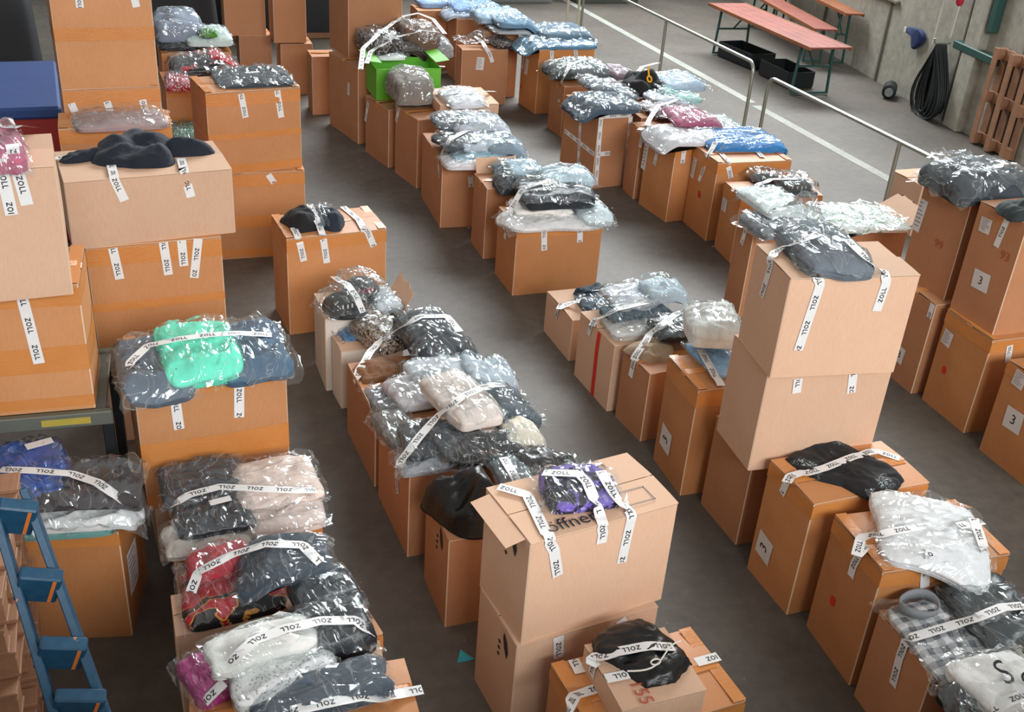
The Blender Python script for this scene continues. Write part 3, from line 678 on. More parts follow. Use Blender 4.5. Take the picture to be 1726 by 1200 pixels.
    if st in 'oq' and rnd.random() < .7:
        for sx in (-1, 1):
            strip([((sx * (w / 2 - .03) - .03, yy, h + .016), (sx * (w / 2 - .03) + .03 if sx < 0 else w / 2 + .0, yy, h + .016)) for yy in (-d / 2, -d / 4, 0, d / 4, d / 2)])
    if extra: extra(root, b)
    return root
for k, b in BOXES.items():
    carton(k, b)

# ---------------------------------------------------------------- garments, bags, caps
OUTL = {
 'black trousers': [(-.95, .75), (-.2, .95), (.55, 1.0), (.72, .45), (1.0, -.25), (.95, -.62), (.1, -1.0), (-.35, -.85), (-.5, -.35), (-1.0, .1)],
 'black shorts': [(-.75, .85), (.0, 1.0), (.62, .9), (.78, .4), (1.0, -.1), (.92, -.75), (.2, -1.0), (-.5, -.85), (-.72, -.2), (-1.0, .45)],
}
def outline(poly, ang):
    best = np.ones_like(ang)
    c, s = np.cos(ang), np.sin(ang)
    for (x0, y0), (x1, y1) in zip(poly, poly[1:] + poly[:1]):
        ex, ey = x1 - x0, y1 - y0; den = c * ey - s * ex
        den = np.where(np.abs(den) < 1e-9, 1e-9, den)
        t_ = (x0 * ey - y0 * ex) / den; u_ = (x0 * s - y0 * c) / den
        best = np.where((t_ > 0) & (u_ >= -1e-6) & (u_ <= 1 + 1e-6), t_, best)
    return best
def garment_mesh(W, D, t, seed, kind, N=26, poly=None):
    g = np.linspace(-1, 1, N); U, V = np.meshgrid(g, g)
    p = 7.0 if kind == 'b' else 2.6
    mx = np.maximum(np.abs(U), np.abs(V)); k = np.where(mx > 0, mx / np.maximum(1e-6, (np.abs(U) ** p + np.abs(V) ** p) ** (1 / p)), 1)
    X = U * k; Y = V * k; r = mx
    ang = np.arctan2(Y, X)
    wob = 1 + (.07 if kind == 'b' else .26) * (vn(np.cos(ang) * 1.6 + 5, np.sin(ang) * 1.6 + 5, seed) * 2 - 1) * r
    if poly is not None:
        rr = r * outline(poly, ang); X = np.cos(ang) * rr; Y = np.sin(ang) * rr; wob = 1
    X = X * wob * W / 2; Y = Y * wob * D / 2
    if kind == 'b':
        Z = t * (.66 + .30 * vn(X * 6, Y * 6, seed)) * (1 - .22 * r ** 10)
        Z += min(t, .07) * .42 * (ridge(X * 5 + Y * 3, Y * 13 - X * 4, seed + 3) ** 2 - .4) * (1 - r ** 6)
        Z += .009 * (ridge(X * 16, Y * 30 + X * 12, seed + 9) ** 2 - .4)
        # a folded-over upper layer
        fold = 1 / (1 + np.exp(-(X / W * 2 + .5 * (vn(Y * 5, X * 2, seed) - .5) + .35) * 26)); Z += t * .16 * fold * (1 - r ** 8)
    else:
        Z = t * (.45 + .75 * vn(X * 8, Y * 9, seed)) * np.clip(1 - r ** (8 if poly is not None else 3), 0, 1) ** .6 + .008
        Z += t * .38 * (ridge(X * 7 + Y * 5, Y * 12 - X * 3, seed + 3) - .5) * (1 - r ** 2)
        Z += .014 * (ridge(X * 20, Y * 24 + X * 9, seed + 9) - .5)
    Z = np.maximum(Z, .006)
    verts = [np.stack([X, Y, Z], -1).reshape(-1, 3)]
    ring = list(range(N)) + [j * N + N - 1 for j in range(1, N)] + [(N - 1) * N + i for i in range(N - 2, -1, -1)] + [j * N for j in range(N - 2, 0, -1)]
    base = verts[0][ring]; n = len(ring); faces = gridfaces(N, N)
    levels = [(.80, 1.03), (.62, .985), (.45, 1.03), (.28, .99), (.12, 1.02), (0, .97)] if kind == 'b' else [(.5, 1.03), (0, .97)]
    prev = ring; off = N * N
    for z, s in levels:
        q = base.copy(); q[:, :2] *= s; q[:, 2] *= z; verts.append(q)
        cur = [off + i for i in range(n)]
        faces += [(prev[(i + 1) % n], prev[i], cur[i], cur[(i + 1) % n]) for i in range(n)]
        prev = cur; off += n
    faces.append(tuple(prev))
    return np.concatenate(verts), faces, (X, Y, Z)
def film_mesh(W, D, t, seed, peak=0, N=24, H=None):
    rs = np.random.RandomState(seed); N2 = max(9, int(N * .5)); NX, NY = (N, N2) if rs.rand() < .55 else (N2, N)
    U, V = np.meshgrid(np.linspace(-1, 1, NX), np.linspace(-1, 1, NY))
    ex, ey = .015 + .03 * rs.rand(), .012 + .022 * rs.rand()
    a, b = W / 2 + ex, D / 2 + ey
    edge = np.maximum(np.abs(U), np.abs(V))
    X = U * a * (1 + .05 * (vn(V * 2.5, U, seed) * 2 - 1)); Y = V * b * (1 + .07 * (vn(U * 2.5, V, seed + 1) * 2 - 1))
    qn = (np.abs(X / (W / 2)) ** 5 + np.abs(Y / (D / 2)) ** 5) ** .2
    Hh = np.where(qn < 1.03, t * 1.12 * (1 - .25 * np.clip(qn, 0, 1) ** 8), .004)
    if H is not None:
        GX, GY, GZ = H; 
    for _ in range(2):
        P = np.pad(Hh, 1, mode='edge')
        Hh = .35 * Hh + .65 * (P[:-2, 1:-1] + P[2:, 1:-1] + P[1:-1, :-2] + P[1:-1, 2:]) / 4
        Hh = np.maximum(Hh, np.where(qn < 1.0, t * 1.05 * (1 - .25 * np.clip(qn, 0, 1) ** 8), 0))
    th = rs.rand() * 3.14; c, s = math.cos(th), math.sin(th)
    P1 = X * c + Y * s; P2 = -X * s + Y * c
    Z = Hh + .022 * (ridge(P1 * 6, P2 * 15, seed + 5) ** 4) + .008 * ridge(P1 * 17, P2 * 9, seed + 6) ** 3 + .004
    Z += .035 * np.clip((edge - .82) / .18, 0, 1) * ridge(U * 2 + V, V * 2.2 - U, seed + 8) ** 2
    if peak:
        Z += peak * np.exp(-((U - .2) ** 2 + (V - .1) ** 2) * 3.5) * (.6 + .6 * ridge(U * 2.5, V * 2.5, seed + 2))
    Z += (rs.rand(NY, NX) - .5) * .007; X = X + (rs.rand(NY, NX) - .5) * a / NX * 1.1; Y = Y + (rs.rand(NY, NX) - .5) * b / NY * 1.1
    return np.stack([X, Y, np.maximum(Z, .003)], -1).reshape(-1, 3), gridfaces(NX, NY)
def cap_parts(root, mat, W, D, t, seed):
    n = 20; r0 = min(W, D) * .46
    vs = []; fs = []
    for j in range(8):
        ph = j / 8 * math.pi / 2
        for i in range(n):
            a = i / n * 2 * math.pi; seam = 1 - .03 * (abs(math.cos(3 * a)) ** 14)
            vs.append((r0 * math.cos(ph) * math.cos(a) * 1.08 * seam, r0 * math.cos(ph) * math.sin(a) * seam, .012 + t * .85 * math.sin(ph) ** .9))
    vs.append((0, 0, .012 + t * .85))
    fs = [(j * n + i, j * n + (i + 1) % n, (j + 1) * n + (i + 1) % n, (j + 1) * n + i) for j in range(7) for i in range(n)]
    fs += [(7 * n + i, 7 * n + (i + 1) % n, 8 * n) for i in range(n)]
    mesh('crown', vs, fs, mat, root)
    vs = []
    for j in range(6):
        for i in range(11):
            a = math.pi * (1.5 + (i - 5) / 5 * .36); rr = r0 * (.96 + j / 5 * .72 * math.cos((i - 5) / 5 * 1.25))
            zz = .03 - .018 * abs((i - 5) / 5) ** 2 - .006 * j / 5
            vs.append((rr * math.cos(a) * 1.05, rr * math.sin(a), zz))
    m = len(vs); vs += [(x, y, z - .004) for x, y, z in vs]
    fs = gridfaces(11, 6) + [f[::-1] for f in gridfaces(11, 6, m)]
    fs += [(5 * 11 + i, 5 * 11 + i + 1, m + 5 * 11 + i + 1, m + 5 * 11 + i) for i in range(10)]
    mesh('brim', vs, fs, mat, root)
    mb = MB(); mb.tube([(0, 0, t * .85 + .008), (0, 0, t * .85 + .020)], .008, 8); mb.build('button', mat, root)
    # stitched badge on the front panel
    mb = MB()
    for i in range(4):
        a0 = math.pi * (1.5 + (i - 1.6) * .09)
        ph = .55
        p = Vector((r0 * 1.09 * math.cos(ph) * math.cos(a0), r0 * 1.01 * math.cos(ph) * math.sin(a0), .012 + t * .85 * math.sin(ph) ** .9))
        mb.box(tuple(p + Vector((0, -.004, 0))), (.010, .006, .026))
    mb.build('lettering', 'paper' if seed % 2 else 'red', root)
GROUP = 'bagged garments lying on the boxes'
ITEMOBJ = {}
FRONTDROOP = ('L3', 'S1', 'D', 'K2', 'T8', 'L5', 'B4', 'P1b', 'L2b', 'M4', 'M3', 'K3')
def droop(v, bk, x, y, yaw, z):
    # cloth and film that reach past the edge of their box hang down over it
    st, bx, by, byaw, w, d, bz, bh, lab = BOXES[bk]
    c, s = math.cos(yaw), math.sin(yaw); wx = x + v[:, 0] * c - v[:, 1] * s; wy = y + v[:, 0] * s + v[:, 1] * c
    dx, dy = wx - bx, wy - by; cb, sb = math.cos(byaw), math.sin(byaw)
    lx = dx * cb + dy * sb; ly = -dx * sb + dy * cb
    o = np.maximum(0, np.maximum(-lx, lx - w))
    if bk in FRONTDROOP: o = np.maximum(o, np.maximum(0, -ly))
    o = np.minimum(np.maximum(o - .012, 0), .13)
    v[:, 2] -= np.where(o > 0, o * o * 3 + o * .25, 0)
    return v
for i, (bk, kind, col, pat, x, y, z, yaw, W, D, t, lab) in enumerate(ITEMS):
    rnd = random.Random(i * 17 + 3)
    if kind == 'b' and D < .16 and W > .2: D = .16
    nm = {'b': 'bagged_garment', 'g': 'loose_garment', 'cap': 'baseball_cap', 'f': 'plastic_bag', 'band': 'headband'}[kind]
    cat = {'b': 'bagged clothing', 'g': 'clothing', 'cap': 'cap', 'f': 'plastic bag', 'band': 'headband'}[kind]
    root = empty(nm, (x, y, z), R(yaw), lab, cat, GROUP if kind == 'b' else None)
    ITEMOBJ[lab] = root
    dark = sum(col) < 160
    mat = cloth(col, pat, gloss=(kind == 'b' and dark) or lab.startswith('big glossy'))
    if kind in 'bg':
        N = 28 if W * D > .03 else 18
        pk = [q for q in OUTL if lab.startswith(q)]
        v, f, H = garment_mesh(W, D, t, i, kind, N + (8 if pk else 0), OUTL[pk[0]] if pk else None); v = droop(v, bk, x, y, R(yaw), z); go = mesh('garment', v, f, mat, root, None, True, None)
    if kind == 'cap':
        cap_parts(root, mat, W, D, t, i)
    if kind == 'band':
        vs = []; n = 28
        for j, (zz, dr) in enumerate(((0, 0), (.05, .004), (.05, -.004), (0, -.008))):
            for k in range(n):
                a = k / n * 2 * math.pi; vs.append(((W / 2 + dr) * math.cos(a), (W / 2.6 + dr) * math.sin(a), zz + .01 * math.sin(a * 2)))
        fs = [(j * n + k, j * n + (k + 1) % n, ((j + 1) % 4) * n + (k + 1) % n, ((j + 1) % 4) * n + k) for j in range(4) for k in range(n)]
        mesh('band', vs, fs, mat, root)
    if kind in ('b', 'cap', 'f'):
        v, f = film_mesh(W if kind != 'f' else W * .8, D if kind != 'f' else max(.1, D * .7), t * (.35 if kind == 'f' else 1), i + 40, peak=t * 1.2 if kind == 'f' else 0, N=24 if W * D > .03 else 16)
        v = droop(v, bk, x, y, R(yaw), z)
        f = [q for a in f for q in (((a[0], a[1], a[2]), (a[0], a[2], a[3])) if (a[0] * 7 + i) % 3 else ((a[0], a[1], a[3]), (a[1], a[2], a[3])))]
        fo = mesh('plastic_film', v, f, 'film', root, None, False)
        BG[bk].append(fo)
    elif kind == 'g': BG[bk].append(go)

TAPES = [
('L2b',(0,0,0,1,1,1,1,1),[(-0.476,4.601,2.342),(-0.474,4.594,2.322),(-0.474,4.598,2.298),(-0.475,4.622,2.26),(-0.475,4.633,2.233),(-0.473,4.621,2.214),(-0.465,4.621,2.143),(-0.457,4.621,2.07)]),
('L2b',(0,0,0,1,1,1,1,1),[(-0.525,4.566,2.293),(-0.526,4.577,2.265),(-0.531,4.633,2.247),(-0.53,4.615,2.23),(-0.53,4.618,2.218),(-0.53,4.617,2.193),(-0.526,4.616,2.113),(-0.522,4.615,2.031)]),
('L2b',(0,0,0,0,0,0,0),[(-0.527,4.765,2.37),(-0.506,4.772,2.363),(-0.486,4.791,2.352),(-0.477,4.929,2.319),(-0.462,5.021,2.287),(-0.444,5.088,2.264),(-0.424,5.134,2.246)]),
('L2a',(1,1,1,1,1),[(-0.551,4.738,1.593),(-0.545,4.736,1.511),(-0.538,4.731,1.428),(-0.532,4.728,1.342),(-0.525,4.727,1.254)]),
('L3',(0,0,1,1,1,1),[(-0.142,6.113,1.722),(-0.131,5.946,1.722),(-0.129,5.928,1.705),(-0.134,5.93,1.731),(-0.13,5.93,1.699),(-0.09,5.931,1.575)]),
('L3',(0,0,1,1,1,1),[(0.237,6.187,1.722),(0.242,5.989,1.722),(0.244,5.971,1.705),(0.234,5.972,1.742),(0.24,5.98,1.708),(0.267,5.973,1.561)]),
('L3',(0,0,0,0),[(-0.449,6.266,1.722),(-0.413,6.279,1.722),(-0.377,6.291,1.722),(-0.341,6.304,1.722)]),
('L4',(1,1,1),[(-0.182,5.921,1.301),(-0.173,5.918,1.207),(-0.164,5.918,1.109)]),
('L4',(1,1,1),[(0.092,5.937,1.311),(0.098,5.932,1.211),(0.104,5.932,1.107)]),
('L4',(1,1),[(0.193,5.943,1.312),(0.194,5.939,1.153)]),
('L4',(1,1,1),[(0.286,5.948,1.315),(0.266,5.945,1.194),(0.245,5.941,1.072)]),
('L5',(1,1,1,1),[(0.055,4.685,1.09),(0.057,4.685,1.006),(0.059,4.684,0.921),(0.062,4.683,0.834)]),
('L5',(1,1,1),[(0.369,4.707,1.089),(0.362,4.702,0.973),(0.355,4.698,0.853)]),
('L5',(2,2,0,0,0,0,0,0,0,0,0,0,0,0,0,0,0,0,0,0,0,0,0,0,0,0,0,0,0),[(-0.164,5.136,0.888),(-0.152,4.97,1.014),(-0.136,4.744,1.176),(-0.13,4.785,1.183),(-0.109,4.814,1.188),(-0.087,4.844,1.193),(-0.064,4.871,1.199),(-0.042,4.897,1.206),(-0.014,4.89,1.213),(0.015,4.883,1.221),(0.043,4.878,1.228),(0.071,4.876,1.233),(0.1,4.879,1.236),(0.128,4.879,1.238),(0.157,4.881,1.238),(0.185,4.884,1.238),(0.214,4.887,1.239),(0.243,4.888,1.239),(0.271,4.884,1.24),(0.3,4.883,1.24),(0.329,4.889,1.236),(0.359,4.902,1.228),(0.39,4.916,1.22),(0.418,4.92,1.213),(0.446,4.919,1.209),(0.474,4.915,1.206),(0.502,4.911,1.204),(0.531,4.908,1.2),(0.559,4.905,1.197)]),
('L6',(0,0,0,0,0,0,0,0,0,0,0,0,0,0,0,0,0,0,0,0,0,0,0,0,0),[(-0.01,4.262,0.688),(0.018,4.251,0.711),(0.046,4.265,0.717),(0.075,4.284,0.719),(0.102,4.288,0.72),(0.129,4.292,0.722),(0.157,4.296,0.723),(0.185,4.3,0.724),(0.213,4.305,0.725),(0.239,4.296,0.725),(0.266,4.286,0.726),(0.293,4.275,0.728),(0.319,4.262,0.731),(0.345,4.249,0.734),(0.372,4.238,0.735),(0.398,4.229,0.735),(0.425,4.221,0.735),(0.452,4.213,0.735),(0.478,4.203,0.735),(0.505,4.195,0.735),(0.532,4.189,0.734),(0.56,4.186,0.729),(0.591,4.189,0.722),(0.623,4.195,0.712),(0.656,4.203,0.701)]),
('L1',(0,0,0,0,0,0,0,0,0,0,0,0,0,0,0,0,0,0,0,0,0,0,0,3,3,3,3),[(-0.728,4.439,0.887),(-0.702,4.422,0.893),(-0.676,4.411,0.895),(-0.651,4.404,0.895),(-0.627,4.4,0.893),(-0.602,4.395,0.891),(-0.578,4.39,0.889),(-0.553,4.383,0.887),(-0.528,4.376,0.885),(-0.503,4.373,0.88),(-0.479,4.373,0.874),(-0.455,4.374,0.866),(-0.431,4.375,0.859),(-0.408,4.362,0.854),(-0.386,4.346,0.852),(-0.363,4.327,0.851),(-0.34,4.306,0.852),(-0.317,4.286,0.852),(-0.297,4.257,0.85),(-0.277,4.235,0.843),(-0.258,4.219,0.832),(-0.238,4.209,0.817),(-0.228,4.202,0.796),(-0.224,4.368,0.642),(-0.213,4.363,0.618),(-0.204,4.384,0.574),(-0.193,4.472,0.435)]),
('L7',(0,0,0,0,0,0,0,0,0,0,0,0,0,0,0,0,0,0,0,0,0,0,0,0,0,0,0),[(0.03,3.642,0.677),(0.04,3.656,0.692),(0.05,3.668,0.708),(0.06,3.679,0.725),(0.07,3.691,0.741),(0.093,3.689,0.753),(0.116,3.691,0.762),(0.139,3.696,0.768),(0.163,3.701,0.774),(0.186,3.707,0.78),(0.21,3.71,0.787),(0.234,3.704,0.798),(0.259,3.694,0.811),(0.283,3.683,0.825),(0.307,3.673,0.838),(0.332,3.665,0.85),(0.356,3.659,0.86),(0.379,3.641,0.868),(0.402,3.628,0.873),(0.426,3.622,0.872),(0.451,3.62,0.868),(0.475,3.617,0.864),(0.5,3.613,0.861),(0.513,3.582,0.859),(0.528,3.555,0.853),(0.542,3.533,0.844),(0.558,3.514,0.832)]),
('L8',(0,0,0,0,0,0,0,0,0,0,0,0,0,0,0,0,0,0,0,0,0,0,0,0,0,0,0,0),[(0.133,3.063,0.802),(0.15,3.069,0.811),(0.168,3.077,0.819),(0.186,3.087,0.826),(0.204,3.1,0.829),(0.222,3.116,0.83),(0.241,3.134,0.828),(0.264,3.142,0.826),(0.287,3.149,0.825),(0.311,3.155,0.825),(0.334,3.16,0.825),(0.358,3.166,0.826),(0.381,3.167,0.826),(0.405,3.171,0.824),(0.429,3.178,0.819),(0.453,3.187,0.812),(0.478,3.197,0.805),(0.503,3.205,0.799),(0.526,3.204,0.795),(0.549,3.201,0.792),(0.572,3.197,0.791),(0.595,3.192,0.791),(0.618,3.188,0.79),(0.642,3.186,0.786),(0.656,3.172,0.777),(0.671,3.164,0.762),(0.688,3.164,0.74),(0.706,3.17,0.712)]),
('L8',(0,0,0,0,0,0,0,0,0,0,0,0,0,0,0,0,0,0,0,0,0,0,0,0),[(0.329,2.848,0.72),(0.351,2.847,0.722),(0.373,2.847,0.723),(0.395,2.847,0.723),(0.417,2.848,0.722),(0.439,2.85,0.72),(0.461,2.852,0.719),(0.484,2.854,0.716),(0.507,2.857,0.714),(0.53,2.86,0.71),(0.553,2.863,0.706),(0.576,2.868,0.701),(0.6,2.873,0.695),(0.623,2.871,0.687),(0.645,2.87,0.678),(0.669,2.872,0.665),(0.696,2.888,0.651),(0.72,2.901,0.637),(0.743,2.91,0.626),(0.766,2.915,0.621),(0.787,2.917,0.618),(0.808,2.917,0.618),(0.83,2.917,0.617),(0.851,2.917,0.617)]),
('L8',(0,0,0,0,0,0),[(0.034,3.03,0.662),(0.049,3.036,0.672),(0.065,3.042,0.682),(0.08,3.048,0.692),(0.096,3.054,0.702),(0.112,3.061,0.711)]),
('B7',(0,0,1,1,1,1),[(1.019,7.257,0.807),(1.03,7.153,0.789),(1.032,7.135,0.772),(1.029,7.18,0.777),(1.042,7.137,0.741),(1.068,7.138,0.59)]),
('B7',(0,0,0,0,0,0,1,1,1,1),[(1.198,7.632,0.836),(1.187,7.447,0.861),(1.187,7.34,0.855),(1.193,7.262,0.839),(1.205,7.257,0.809),(1.209,7.17,0.789),(1.211,7.152,0.772),(1.206,7.177,0.776),(1.216,7.153,0.741),(1.238,7.152,0.556)]),
('B7',(0,0,0,0,0,1,1,1,1),[(1.458,7.667,0.788),(1.478,7.561,0.79),(1.498,7.454,0.794),(1.516,7.346,0.799),(1.52,7.2,0.789),(1.522,7.182,0.772),(1.516,7.185,0.805),(1.55,7.188,0.764),(1.596,7.191,0.645)]),
('D',(0,0,0,0,0,0,0,0,0,0,0,0,0,0,1,1,1,1),[(1.321,3.482,1.119),(1.341,3.465,1.119),(1.361,3.448,1.119),(1.381,3.431,1.119),(1.401,3.414,1.119),(1.421,3.397,1.119),(1.419,3.354,1.119),(1.418,3.312,1.119),(1.416,3.271,1.119),(1.414,3.236,1.119),(1.412,3.201,1.119),(1.411,3.168,1.118),(1.412,3.139,1.113),(1.416,3.123,1.12),(1.419,3.105,1.103),(1.419,3.108,1.082),(1.441,3.11,1.044),(1.473,3.112,0.898)]),
('D',(0,0,0,0,0,0,0,0,0,0,0,0,0,0,0,0,0,1,1,1,1),[(1.503,3.441,1.19),(1.524,3.425,1.197),(1.545,3.411,1.202),(1.567,3.399,1.206),(1.59,3.389,1.208),(1.614,3.38,1.209),(1.638,3.372,1.21),(1.645,3.34,1.208),(1.654,3.31,1.204),(1.65,3.274,1.2),(1.648,3.24,1.194),(1.647,3.211,1.184),(1.66,3.217,1.165),(1.665,3.206,1.145),(1.667,3.191,1.129),(1.669,3.175,1.113),(1.664,3.16,1.12),(1.667,3.142,1.103),(1.663,3.144,1.088),(1.672,3.144,1.058),(1.669,3.142,1.007)]),
('D',(0,0,0,0,0,0,0,0,0,0,0,1,1,1,1),[(1.741,3.374,1.206),(1.737,3.335,1.209),(1.735,3.302,1.209),(1.736,3.274,1.203),(1.74,3.251,1.195),(1.746,3.232,1.182),(1.758,3.216,1.166),(1.77,3.201,1.15),(1.792,3.203,1.133),(1.806,3.191,1.113),(1.804,3.181,1.12),(1.807,3.163,1.103),(1.804,3.164,1.074),(1.795,3.161,0.971),(1.787,3.158,0.866)]),
('D2',(1,1),[(1.506,3.107,0.559),(1.517,3.104,0.434)]),
('D2',(1,1),[(1.811,3.137,0.558),(1.839,3.139,0.505)]),
('M4',(2,2,2,0,0,0,0,0,0,0,0,0,0,0,0,0,0,0,0,0,0,0,0,0,0,0,0,0,0),[(1.161,4.607,0.303),(1.16,4.649,0.393),(1.163,4.591,0.532),(1.181,4.592,0.549),(1.133,4.481,0.566),(1.151,4.506,0.591),(1.17,4.512,0.612),(1.19,4.521,0.629),(1.211,4.536,0.643),(1.233,4.555,0.654),(1.256,4.578,0.663),(1.28,4.602,0.671),(1.306,4.623,0.68),(1.331,4.641,0.692),(1.354,4.655,0.706),(1.377,4.663,0.724),(1.397,4.666,0.746),(1.42,4.658,0.771),(1.443,4.651,0.795),(1.468,4.651,0.814),(1.497,4.664,0.824),(1.528,4.683,0.831),(1.565,4.696,0.836),(1.602,4.712,0.838),(1.643,4.736,0.836),(1.694,4.787,0.817),(1.738,4.815,0.798),(1.782,4.837,0.782),(1.823,4.854,0.77)]),
('M5',(2,2,0,0,0,0,0,0,0,0,0,0,0,0,0,0,0,0,0,0,0,0,0,0,0,0,0),[(1.117,5.524,0.486),(1.113,5.537,0.494),(1.131,5.538,0.511),(1.137,5.564,0.51),(1.153,5.6,0.529),(1.18,5.631,0.541),(1.209,5.675,0.545),(1.247,5.758,0.542),(1.279,5.815,0.54),(1.304,5.836,0.545),(1.332,5.868,0.558),(1.361,5.868,0.578),(1.388,5.86,0.601),(1.414,5.847,0.627),(1.439,5.829,0.656),(1.462,5.808,0.687),(1.489,5.787,0.715),(1.519,5.777,0.736),(1.553,5.786,0.748),(1.592,5.808,0.753),(1.633,5.802,0.752),(1.676,5.803,0.747),(1.72,5.808,0.741),(1.765,5.813,0.734),(1.777,5.751,0.727),(1.788,5.691,0.719),(1.8,5.631,0.712)]),
('M7',(0,0,0,0,0,0,0,0),[(1.238,6.896,0.565),(1.208,6.474,0.724),(1.243,6.415,0.726),(1.255,6.329,0.721),(1.275,6.278,0.7),(1.284,6.249,0.673),(1.296,6.227,0.642),(1.307,6.205,0.61)]),
('M3',(0,0,0,0,0,0,0),[(1.651,4.316,0.662),(1.65,4.259,0.666),(1.649,4.203,0.669),(1.65,4.152,0.67),(1.651,4.107,0.664),(1.658,4.079,0.645),(1.707,4.15,0.564)]),
('R2a',(2,2,0,0,0,0,0,0,0,0,0,0,0),[(2.861,6.601,0.221),(2.862,6.569,0.334),(2.88,6.569,0.351),(2.843,6.508,0.344),(2.89,6.518,0.358),(2.939,6.531,0.37),(2.974,6.512,0.385),(3.015,6.505,0.408),(3.029,6.445,0.443),(3.027,6.352,0.496),(3.007,6.224,0.566),(2.978,6.08,0.645),(2.996,6.035,0.672)]),
('R2b',(2,2,0,0,0,0,0,0,0,0,0,0,0,0,0,0,0,0,0),[(2.843,5.96,0.403),(2.845,5.936,0.505),(2.863,5.937,0.522),(2.828,5.889,0.515),(2.863,5.926,0.545),(2.882,5.885,0.573),(2.914,5.868,0.601),(2.948,5.855,0.627),(2.986,5.853,0.647),(3.028,5.849,0.655),(3.072,5.851,0.661),(3.118,5.854,0.666),(3.163,5.856,0.671),(3.21,5.862,0.674),(3.262,5.875,0.674),(3.308,5.874,0.668),(3.361,5.885,0.655),(3.485,6.019,0.59),(3.602,6.135,0.521)]),
('R2c',(2,2,2,0,0,0,0,0,0,0,0,0,0,0,0,0,0,0,0,0,0),[(2.909,5.391,0.383),(2.911,5.388,0.434),(2.913,5.38,0.508),(2.931,5.382,0.525),(2.904,5.363,0.518),(2.916,5.379,0.542),(2.95,5.404,0.562),(2.988,5.435,0.578),(3.029,5.471,0.592),(3.081,5.528,0.607),(3.103,5.528,0.628),(3.133,5.526,0.653),(3.165,5.528,0.675),(3.215,5.56,0.68),(3.272,5.603,0.68),(3.334,5.655,0.674),(3.445,5.765,0.625),(3.537,5.841,0.582),(3.617,5.893,0.551),(3.682,5.921,0.534),(3.739,5.935,0.524)]),
('R2d',(0,0,0,0,0,0,0,0),[(3.109,4.93,0.814),(3.101,4.875,0.809),(3.094,4.821,0.803),(3.087,4.77,0.797),(3.083,4.722,0.789),(3.075,4.668,0.779),(3.082,4.637,0.77),(3.076,4.586,0.76)]),
('S1',(2,2,2,2,0,0,0,0,0,0,0,0,0,0),[(2.9,4.123,1.571),(2.901,4.11,1.664),(2.903,4.1,1.754),(2.905,4.127,1.778),(2.923,4.124,1.795),(2.959,4.17,1.788),(2.979,4.159,1.808),(3.001,4.152,1.827),(3.001,4.114,1.847),(3.021,4.104,1.867),(3.044,4.09,1.883),(3.075,4.087,1.894),(3.113,4.092,1.901),(3.151,4.098,1.908)]),
('S1',(0,0,1,1,1,1,1,1,1),[(2.99,3.841,1.822),(3.016,3.883,1.795),(3.014,3.865,1.778),(3.025,3.867,1.772),(3.037,3.864,1.744),(3.027,3.864,1.658),(3.017,3.865,1.57),(3.008,3.866,1.48),(2.998,3.868,1.388)]),
('S1',(0,0,0,0,0,0,0,0,0,0,1,1,1,1),[(3.246,4.008,1.907),(3.246,3.967,1.901),(3.248,3.929,1.893),(3.251,3.893,1.885),(3.258,3.861,1.875),(3.272,3.844,1.862),(3.292,3.833,1.846),(3.317,3.828,1.826),(3.348,3.831,1.803),(3.375,3.838,1.795),(3.373,3.82,1.778),(3.387,3.821,1.749),(3.379,3.82,1.671),(3.371,3.82,1.593)]),
('S2',(1,1),[(3.082,3.925,1.182),(3.089,3.923,1.097)]),
('S2',(1,1),[(3.398,3.9,1.186),(3.412,3.897,1.071)]),
('K1',(2,2,0,0,0,0,0,0,0,0,0,0,0,0,0,0,0,0,0,0,0,0,0),[(2.984,3.727,0.616),(2.987,3.705,0.723),(3.005,3.706,0.74),(2.948,3.664,0.733),(2.995,3.707,0.739),(3.031,3.709,0.743),(3.067,3.711,0.747),(3.087,3.695,0.752),(3.122,3.695,0.757),(3.158,3.697,0.761),(3.196,3.701,0.763),(3.239,3.711,0.764),(3.282,3.722,0.765),(3.326,3.732,0.766),(3.37,3.743,0.767),(3.414,3.754,0.767),(3.46,3.757,0.765),(3.527,3.781,0.759),(3.58,3.79,0.751),(3.608,3.774,0.744),(3.633,3.755,0.741),(3.656,3.733,0.739),(3.677,3.71,0.739)]),
('K2',(2,2,2,2,0,0,0,0,0,0,0,0,0,0,0,0,0,0,0),[(3.031,3.15,0.53),(3.033,3.152,0.564),(3.035,3.155,0.598),(3.036,3.13,0.711),(3.054,3.129,0.728),(2.973,3.088,0.721),(3.001,3.118,0.727),(3.031,3.15,0.731),(3.059,3.18,0.737),(3.084,3.172,0.749),(3.105,3.159,0.764),(3.111,3.133,0.779),(3.138,3.128,0.788),(3.17,3.127,0.793),(3.196,3.123,0.796),(3.223,3.12,0.799),(3.252,3.118,0.801),(3.281,3.117,0.801),(3.313,3.117,0.801)]),
('K2',(0,0,1,1,1),[(3.271,2.954,0.796),(3.241,2.928,0.791),(3.28,2.961,0.715),(3.258,2.943,0.701),(3.282,2.937,0.587)]),
('K2',(0,0,0,0,0,0,1,1,1),[(3.63,3.103,0.805),(3.611,3.064,0.803),(3.592,3.025,0.801),(3.573,2.986,0.798),(3.557,2.95,0.794),(3.542,2.92,0.786),(3.593,2.941,0.715),(3.592,2.922,0.695),(3.614,2.917,0.549)]),
('K2',(0,0,0,0,0),[(3.518,3.073,0.802),(3.554,3.074,0.802),(3.592,3.077,0.8),(3.632,3.081,0.796),(3.675,3.088,0.79)]),
